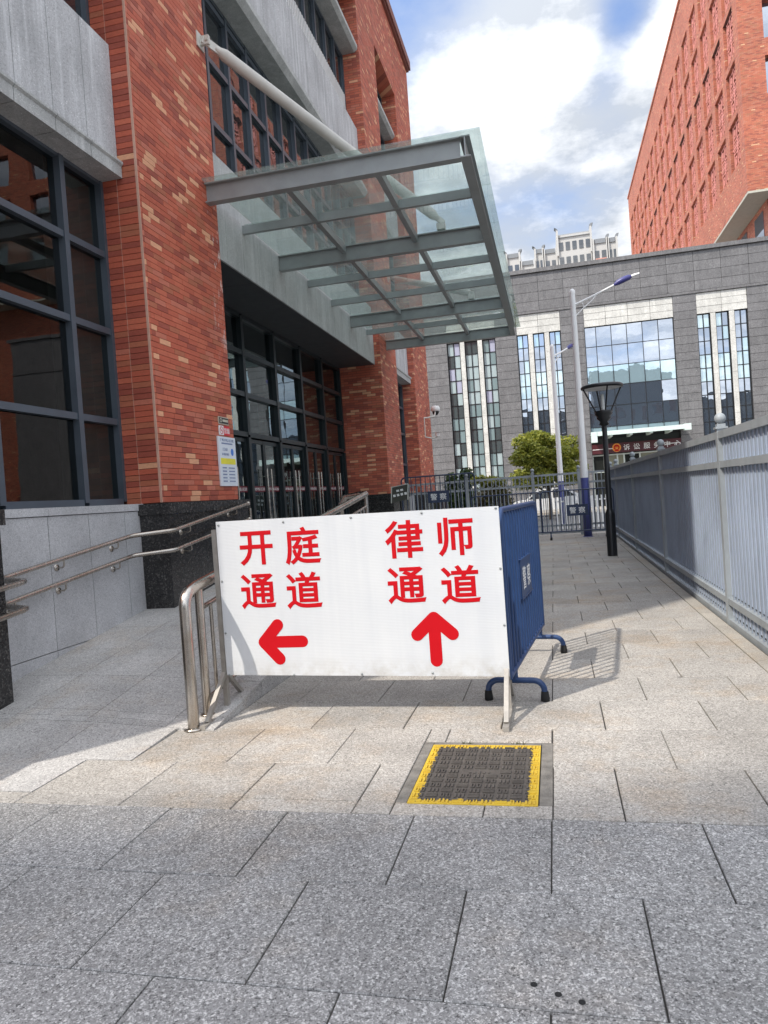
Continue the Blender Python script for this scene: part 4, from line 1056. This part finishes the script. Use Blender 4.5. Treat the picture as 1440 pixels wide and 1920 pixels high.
q = MB(); q.tube([(RX,9.72,zt(9.72)),(RX-.10,9.80,zt(9.72)+.005),(RX-.32,9.83,zt(9.72)-.02),(RX-.40,9.84,zt(9.72)-.12),(RX-.40,9.84,.655)], .036, 12); q.build('end_loop', M_INOX, RL)
WR = thing('wall_handrail', 'stainless double handrail on brackets round the granite base of the left wall', 'handrail', (-4.3, 7, 0))
XW, XP = -4.465, -4.075
def dbl(dz): return [(XP,3.2,.90-dz),(XP,4.86,1.045-dz),(XP-.03,4.93,1.05-dz),(XW-.0,5.06,1.058-dz),(XW,5.16,1.07-dz),(XW,6.98,1.285-dz),(XW+.02,7.06,1.293-dz),(XP-.02,7.21,1.315-dz),(XP,7.28,1.322-dz),(XP,9.28,1.565-dz)]
for dz in (0, .215):
    q = MB(); q.tube(dbl(dz), .0225, 12); q.ball((XP,9.28,1.565-dz), .032); q.build('rail', M_INOX, WR)
    for (x, y, wx) in ((XW,5.9,-4.55),(XW,6.78,-4.55),(XP,7.62,-4.2),(XP,8.9,-4.2),(XP,4.55,-4.2),(XW,5.24,-4.55)):
        z = 1.07 + (y-5.16)*.1185 - dz if x == XW else (1.322 + (y-7.28)*.1215 - dz if y > 7 else 1.045 + (y-4.86)*.0875 - dz)
        q = MB(); q.tube([(x,y,z-.02),(x,y,z-.07),(x-.02,y,z-.085),(wx+.01,y,z-.085)], .008, 8); q.lathe([(.001,.012),(.03,.012),(.034,.0)], (0,0,0), 14)
        k = len(q.v) - 42
        q.v[k:] = [Vector((wx + p.z, y + p.x, z - .085 + p.y)) for p in q.v[k:]]
        q.build('bracket', M_INOX, WR)
q = MB(); q.tube([(XP,9.34,.65),(XP,9.34,1.50)], .02, 10); q.build('post', M_INOX, WR)

# ------------------------------------------------------------------ lamps
GL = thing('garden_lamp', 'black garden lamp post with a wide conical head near the fence', 'street lamp', (1.09, 15.56, 0))
q = MB(); q.lathe([(.001,0),(.105,0),(.10,.02),(.098,.86),(.085,.90),(.07,.93),(.06,.96),(.05,2.62),(.05,2.68)], (0,0,0), 18); q.build('pole', M_BLACK, GL, True)
q = MB(); q.lathe([(.05,2.66),(.10,2.69),(.075,2.75),(.15,2.82),(.13,2.85),(.18,2.90),(.165,2.93),(.195,2.965),(.06,2.99),(.001,2.99)], (0,0,0), 20); q.build('collar', M_BLACK, GL, True)
q = MB()
for k in range(4):
    a = math.radians(12 + 90*k); q.tube([(.15*math.cos(a),.15*math.sin(a),2.95),(.385*math.cos(a),.385*math.sin(a),3.44)], .016, 8)
q.build('strut', M_BLACK, GL, True)
q = MB(); q.lathe([(.375,3.425),(.41,3.43),(.42,3.455),(.41,3.485),(.36,3.505),(.001,3.52)], (0,0,0), 32); cap = q.build('lamp_head', M_BLACK, GL, True)
q = MB(); q.lathe([(.001,3.44),(.25,3.437),(.374,3.427)], (0,0,0), 32); q.build('reflector', M_WHITE, cap, True)
q = MB(); q.lathe([(.035,2.99),(.035,3.12),(.03,3.3),(.001,3.31)], (0,0,0), 12); q.build('lamp_tube', plain('frosted_tube', (.6,.62,.60), .3), GL, True)
def street_lamp(label, loc, rz):
    r = thing('street_lamp', label, 'street lamp', loc, rz, 'tall white street lamps')
    q = MB(); q.lathe([(.001,0),(.115,0),(.112,.9),(.107,1.69)], (0,0,0), 18); q.lathe([(.125,.02),(.15,.012),(.15,0)], (0,0,0), 18); b = q.build('pole_base', M_POLEBLUE, r, True)
    q = MB(); q.lathe([(.107,1.692),(.095,3),(.072,6.9),(.078,6.95),(.078,7.02),(.05,7.07),(.001,7.09)], (0,0,0), 18); q.build('pole', M_WHITE, r, True)
    q = MB(); q.tube([(.04,0,6.62),(.6,0,6.82),(1.2,0,7.06)], [.035,.032,.028], 10); q.tube([(.05,0,6.30),(.30,0,6.52),(.52,0,6.68),(.66,0,6.84)], .018, 8); q.tube([(.30,0,6.52),(.25,0,6.68)], .012, 6); q.build('arm', M_WHITE, r, True)
    q = MB(); q.tube([(1.14,0,7.035),(1.25,0,7.09),(1.42,0,7.16),(1.56,0,7.20),(1.62,0,7.215)], [.03,.075,.085,.075,.04], 12); q.build('lamp_head', M_LAMPBLUE, r, True)
    q = MB(); q.tube([(1.62,0,7.215),(1.70,0,7.235),(1.84,0,7.27)], [.04,.045,.028], 10); q.build('lamp_tip', M_WHITE, r, True)
    return r
s1 = street_lamp('tall white street lamp with a blue lower pole beside the police barrier', (.88, 21.64, 0), math.radians(0))
dup(s1, (.30, 29.6, 0), math.radians(58), 'tall white street lamp farther off beyond the fence, above the yellow-green tree', 'tall white street lamps')

# ------------------------------------------------------------------ notices and cameras on the pillars
nb = thing('notice_board', 'pale blue-white notice with a yellow band fixed to the brick pillar', 'notice', (-4.298, 9.2, 2.15))
mb = MB(); mb.prism([(-4.297,8.93,1.82),(-4.297,9.455,1.82),(-4.297,9.455,2.485),(-4.297,8.93,2.485)], (.022,0,0)); mb.build('board', plain('notice_white', (.70,.74,.80), .35, 0, .03), nb)
mb = MB(); mb.box(-4.2745, -4.2735, 8.965, 9.42, 2.115, 2.195); mb.build('yellow_band', M_YEL, nb)
mb = MB()
for i in range(5):
    z = 2.065 - .045*i; mb.box(-4.2745, -4.2738, 9.00, 9.13, z-.009, z+.009); mb.box(-4.2745, -4.2738, 9.19, 9.38, z-.008, z+.008); mb.box(-4.2745, -4.2740, 8.99, 9.40, z-.023, z-.0215)
mb.box(-4.2745, -4.2738, 9.02, 9.36, 2.385, 2.405)
mb.build('small_print', M_INK, nb)
merge_text([('广州市中级人民法院', .046, 0, (-4.2737, 9.195, 2.44)), ('12368', .062, .006, (-4.2737, 9.12, 2.315)), ('诉讼服务热线', .036, 0, (-4.2737, 9.12, 2.25))], 'lettering', M_INK, nb, (0,1,0))
mb = MB(); mb.M = None
n = 16
for k in (0,): mb.add([(-4.2738, 9.335+.045*math.cos(2*math.pi*i/n), 2.285+.05*math.sin(2*math.pi*i/n)) for i in range(n)], [tuple(range(n))])
mb.build('blue_mark', plain('blue_mark', (.06,.2,.6), .5), nb)
pl = thing('plaque', 'small black plaque with a pale rim above the notice on the brick pillar', 'plaque', (-4.298, 9.16, 2.70))
mb = MB(); mb.box(-4.297, -4.285, 9.01, 9.31, 2.655, 2.755); mb.build('rim', plain('plaque_rim', (.62,.58,.48), .4, .3), pl)
mb = MB(); mb.box(-4.2845, -4.282, 9.02, 9.30, 2.665, 2.745); mb.build('plate', M_BLACK, pl)
mb = MB(); mb.lathe([(.030,0),(.030,.001),(.02,.001),(.02,0)], (0,0,0), 12); mb.v = [Vector((-4.2815 + p.z, 9.07 + p.x, 2.705 + p.y)) for p in mb.v]
for i in range(4): mb.box(-4.2818, -4.2810, 9.125+.04*i, 9.155+.04*i, 2.69, 2.722)
mb.build('symbol', plain('plaque_gold', (.66,.62,.5), .4), pl)
ns = thing('no_smoking_sign', 'small red and white no smoking sign between the plaque and the notice', 'sign', (-4.298, 9.16, 2.58))
mb = MB(); mb.box(-4.297, -4.287, 9.01, 9.145, 2.51, 2.635); mb.build('white_plate', M_WHITE, ns)
mb = MB(); mb.box(-4.297, -4.287, 9.146, 9.33, 2.51, 2.635); mb.build('red_plate', plain('signal_red', (.65,.01,.03), .4), ns)
mb = MB(); mb.lathe([(.052,0),(.052,.001),(.042,.001),(.042,0)], (0,0,0), 20); mb.v = [Vector((-4.2865 + p.z, 9.078 + p.x, 2.572 + p.y)) for p in mb.v]
mb.bar((-4.286, 9.045, 2.60), (-4.286, 9.11, 2.545), .001, .010, up=(0,.65,.75)); mb.box(-4.2868, -4.2862, 9.05, 9.105, 2.567, 2.577)
mb.build('symbol', plain('no_smoking_red', (.62,.03,.05), .4), ns)
merge_text([('禁烟', .085, .004, (-4.2862, 9.238, 2.572))], 'lettering', M_WHITE, ns, (0,1,0))

for nm, z0, lab in (('dome_camera', 4.55, 'white dome camera with a black bowl on an arm on the end brick pillar'), ('bullet_camera', 3.62, 'white bullet camera at the end of a pale conduit below the dome camera')):
    c_ = thing('security_camera', lab, 'security camera', (-4.28, 26.4, z0), 0, 'cameras on the end pillar')
    if nm == 'dome_camera':
        q = MB(); q.tube([(-4.30,25.5,z0-.30),(-4.20,25.6,z0-.30),(-3.98,26.0,z0-.22),(-3.98,26.2,z0-.05),(-3.98,26.2,z0+.16)], .025, 8); q.build('bracket', M_TUBE, c_)
        q = MB(); q.lathe([(.001,.19),(.12,.17),(.16,.10),(.16,.0),(.13,-.02)], (-3.98,26.3,z0), 18); q.build('housing', M_WHITE, c_)
        q = MB(); q.lathe([(.125,-.02),(.115,-.09),(.07,-.15),(.001,-.17)], (-3.98,26.3,z0), 18); q.build('dome', M_BLACK, c_)
        q = MB(); q.tube([(-4.285,25.5,z0-.30),(-4.285,25.5,z0-1.0)], .02, 8); q.build('conduit', M_TUBE, c_)
    else:
        q = MB(); q.tube([(-4.285,25.5,z0-.05),(-4.1,25.6,z0-.10),(-3.95,25.9,z0-.08),(-3.92,25.95,z0)], .02, 8); q.build('bracket', M_TUBE, c_)
        q = MB(); q.bar((-3.95,26.1,z0+.06), (-3.85,25.65,z0+.02), .12, .12); q.bar((-3.955,26.12,z0+.13), (-3.845,25.6,z0+.09), .14, .015); q.build('housing', M_WHITE, c_)

st = thing('notice_stand', 'small dark notice stand with pale lettering beside the barrier on the platform', 'notice stand', (-3.62, 17.6, .65))
q = MB(); q.prism([(-3.90,17.55,1.38),(-3.50,17.55,1.44),(-3.50,17.70,1.82),(-3.90,17.70,1.76)], (0,.02,0)); q.build('board', plain('dark_olive_board', (.05,.05,.04), .5), st)
q = MB(); q.tube([(-3.7,17.68,.65),(-3.7,17.66,1.5)], .025, 8); q.lathe([(.001,.03),(.16,.02),(.17,0)], (-3.7,17.68,.652), 14); q.build('post', M_BLACK, st)
q = MB()
for i in range(4): q.bar((-3.86+.095*i, 17.585, 1.545+.014*i), (-3.80+.095*i, 17.585, 1.553+.014*i), .006, .06)
for i in range(2): q.bar((-3.78+.10*i, 17.62, 1.665+.014*i), (-3.71+.10*i, 17.62, 1.673+.014*i), .006, .05)
q.build('lettering', M_WHITE, st)
q = MB()
for a, b in (((-3.91,17.545,1.375),(-3.91,17.695,1.765)), ((-3.49,17.545,1.435),(-3.49,17.695,1.825)), ((-3.91,17.695,1.765),(-3.49,17.695,1.825))): q.bar(a, b, .02, .02)
q.build('board_frame', plain('pale_frame', (.5,.5,.46), .4), st)

# ------------------------------------------------------------------ trees and hedge
def leaf_cloud(n, centers, size, rnd_, name, mat, parent):
    me = bpy.data.meshes.new(name); V = []; F = []; T = []
    for i in range(n):
        c, rad = rnd_.choice(centers); d = Vector((rnd_.gauss(0,1), rnd_.gauss(0,1), rnd_.gauss(0,1))).normalized() * (rnd_.random()**.4)
        p = Vector(c) + Vector((d.x*rad[0], d.y*rad[1], d.z*rad[2]))
        s = size * rnd_.uniform(.6, 1.3); u = Vector((rnd_.gauss(0,1), rnd_.gauss(0,1), rnd_.gauss(0,.6))).normalized(); w = u.cross(Vector((rnd_.gauss(0,1), rnd_.gauss(0,1), rnd_.gauss(0,1)))).normalized()
        b = len(V); V += [p - u*s, p + w*s*.42, p + u*s, p - w*s*.42]; F.append((b, b+1, b+2, b+3)); T.append(min(1, max(0, rnd_.gauss(.5, .28))))
    me.from_pydata(V, [], F); me.materials.append(mat)
    at = me.attributes.new('tone', 'FLOAT', 'FACE'); at.data.foreach_set('value', T)
    o = bpy.data.objects.new(name, me); COL.objects.link(o); o.parent = parent; return o
def tree(label, cat, name, loc, centers, n, size, mat, trunk_h, r0, seed, limbs=7):
    rr = random.Random(seed); r = thing(name, label, cat, loc)
    q = MB(); q.tube([(0,0,-.1),(rr.uniform(-.05,.05),0,trunk_h*.5),(0,rr.uniform(-.05,.05),trunk_h)], [r0,r0*.8,r0*.6], 8)
    for i in range(limbs):
        c, rad = centers[i % len(centers)]; e = Vector(c) + Vector((rr.uniform(-.5,.5)*rad[0], rr.uniform(-.5,.5)*rad[1], rr.uniform(0,.5)*rad[2]))
        st_ = Vector((0,0,trunk_h*rr.uniform(.7,1))); md = (st_+e)/2 + Vector((rr.uniform(-.15,.15), rr.uniform(-.15,.15), .1)); q.tube([st_, md, e], [r0*.5,r0*.3,r0*.12], 6)
    q.build('trunk', M_BARK, r, True)
    leaf_cloud(n, centers, size, rr, 'crown', mat, r); return r
rr = random.Random(11)
cs = [((rr.uniform(-1.5,1.5), rr.uniform(-1.2,1.2), rr.uniform(1.6,4.0)), (rr.uniform(.35,.6),)*2 + (rr.uniform(.3,.5),)) for _ in range(40)]
cs = [c for c in cs if (c[0][0]/1.6)**2 + ((c[0][2]-2.7)/1.6)**2 < 1.0] + [((0,0,2.4),(1.1,1.0,1.0))]
tree('round bushy tree with yellow-green leaves behind the far fence', 'tree', 'broadleaf_tree', (-.20, 36.5, 0), cs, 15000, .105, M_LEAFY, 1.5, .10, 5)
cs = [((rr.uniform(-.45,.45), rr.uniform(-.4,.4), rr.uniform(.6,2.2)), (.3,.3,.45)) for _ in range(14)] + [((0,0,1.2),(.5,.45,.9))]
tree('dark green feathery shrub beside the end of the brick building', 'shrub', 'tall_shrub', (-3.72, 29.6, 0), cs, 4200, .10, M_LEAFD, .9, .06, 6)
hg = thing('hedge', 'rounded trimmed hedge with brownish sides behind the far fence', 'hedge', (-2.15, 27, 0))
cs = [((rr.uniform(-.45,.45), rr.uniform(-.35,.35), rr.uniform(.3,1.55)), (.34,.3,.3)) for _ in range(22)]
leaf_cloud(5200, cs, .06, rr, 'foliage', M_HEDGE, hg)
cs = [((rr.uniform(-.6,.6), rr.uniform(-.3,.3), rr.uniform(1.65,2.0)), (.25,.25,.16)) for _ in range(12)]
leaf_cloud(1500, cs, .07, rr, 'fresh_growth', M_LEAFY, hg)
q = MB()
for i in range(5): q.tube([(-.4+.2*i,0,-.1),(-.4+.2*i,.05,1.2)], .03, 6)
q.build('stem', M_BARK, hg, True)

# ------------------------------------------------------------------ things beyond the far fence
rd = MB(); rd.box(-60, 60, 26.2, 43, -.099, -.085); o = rd.build('road', plain('road_asphalt', (.15,.148,.145), .9, 0, .15, 2)); o['kind'] = 'structure'
pv = MB(); pv.box(-60, 60, 43.0, 48.4, -.099, .03); o = pv.build('far_pavement', M_CURB); o['kind'] = 'structure'
wr = thing('road_railing', 'white slatted road railing beyond the far fence', 'railing', (1.2, 25.4, 0))
for z in (.15, .95):
    q = MB(); q.box(.0, 2.4, 25.38, 25.42, z, z+.05); q.build('rail', M_WHITE, wr)
for i in range(16):
    q = MB(); x = .05 + .15*i; q.box(x-.035, x+.035, 25.34, 25.378, .05, 1.12); q.build('slat', M_WHITE, wr)
def car(label, loc, rz, paint, h=1.0):
    r = thing('parked_car', label, 'car', loc, rz)
    prof = [(-2.2,.35),(-2.22,.62),(-2.1,.80),(-1.25,.92),(-.55,1.42),(.75,1.45),(1.65,1.02),(2.15,.92),(2.25,.6),(2.2,.35)]
    q = MB(); q.prism([(x,-.84,z*h) for x, z in prof], (0,1.68,0)); bd = q.build('body', paint, r, True)
    q = MB()
    for s in (-.848, .848):
        y0 = s; q.add([(-1.1,y0,.94*h),(-.5,y0,1.34*h),(.1,y0,1.37*h),(.1,y0,.95*h)], [(0,1,2,3)]); q.add([(.18,y0,.95*h),(.18,y0,1.37*h),(.72,y0,1.37*h),(1.4,y0,1.0*h)], [(0,1,2,3)])
    q.add([(-1.27,-.7,.95*h),(-1.27,.7,.95*h),(-.58,.66,1.41*h),(-.58,-.66,1.41*h)], [(0,1,2,3)])
    q.build('window', M_GL_FAR, r, True)
    for x in (-1.4, 1.4):
        for s in (-.78, .78):
            q = MB(); q.tube([(x,s-.1,.31),(x,s+.1,.31)], .31, 16); w = q.build('wheel', M_RUBBER, r, True)
            q = MB(); q.tube([(x,s-.106,.31),(x,s+.106,.31)], .18, 12); q.build('rim', M_STEEL, w, True)
    q = MB()
    for s in (-.6, .6): q.box(-2.235, -2.2, s-.16, s+.16, .62, .74)
    q.build('headlight', M_GL_BLIND, r, True)
    return r
M_CARW = plain('white_car_paint', (.75,.76,.77), .2, 0, .03); M_CARG = plain('silver_car_paint', (.45,.46,.48), .25, .4, .05)
car('white car parked beyond the far fence, seen between its pickets', (-.3, 40.5, -.085), math.radians(4), M_CARW, 1.05)
car('silver car parked beyond the far fence, left of the white car', (-4.6, 33.5, -.085), math.radians(-3), M_CARG)

def weed(x, y, label, seed):
    rr = random.Random(seed); r = thing('weed', label, 'weed', (x, y, 0), 0, 'weeds at the manhole edge')
    q = MB()
    for i in range(14):
        px = x + rr.uniform(-.035, .035); a = rr.uniform(0, 6.28); h = rr.uniform(.012, .03); w = .0022
        q.add([(px-w, y, -.002), (px+w, y, -.002), (px + .02*math.cos(a), y + .014*math.sin(a), h)], [(0,1,2)])
    o = q.build('blades', M_WEED, r); o['kind'] = 'stuff'
M_WEED = plain('dry_weed', (.07,.075,.03), .9)
weed(-.60, 4.315, 'tiny dry weed on the far edge of the manhole cover, left of the other', 1)
weed(-.30, 4.315, 'tiny dry weed on the far edge of the manhole cover, right of the other', 2)
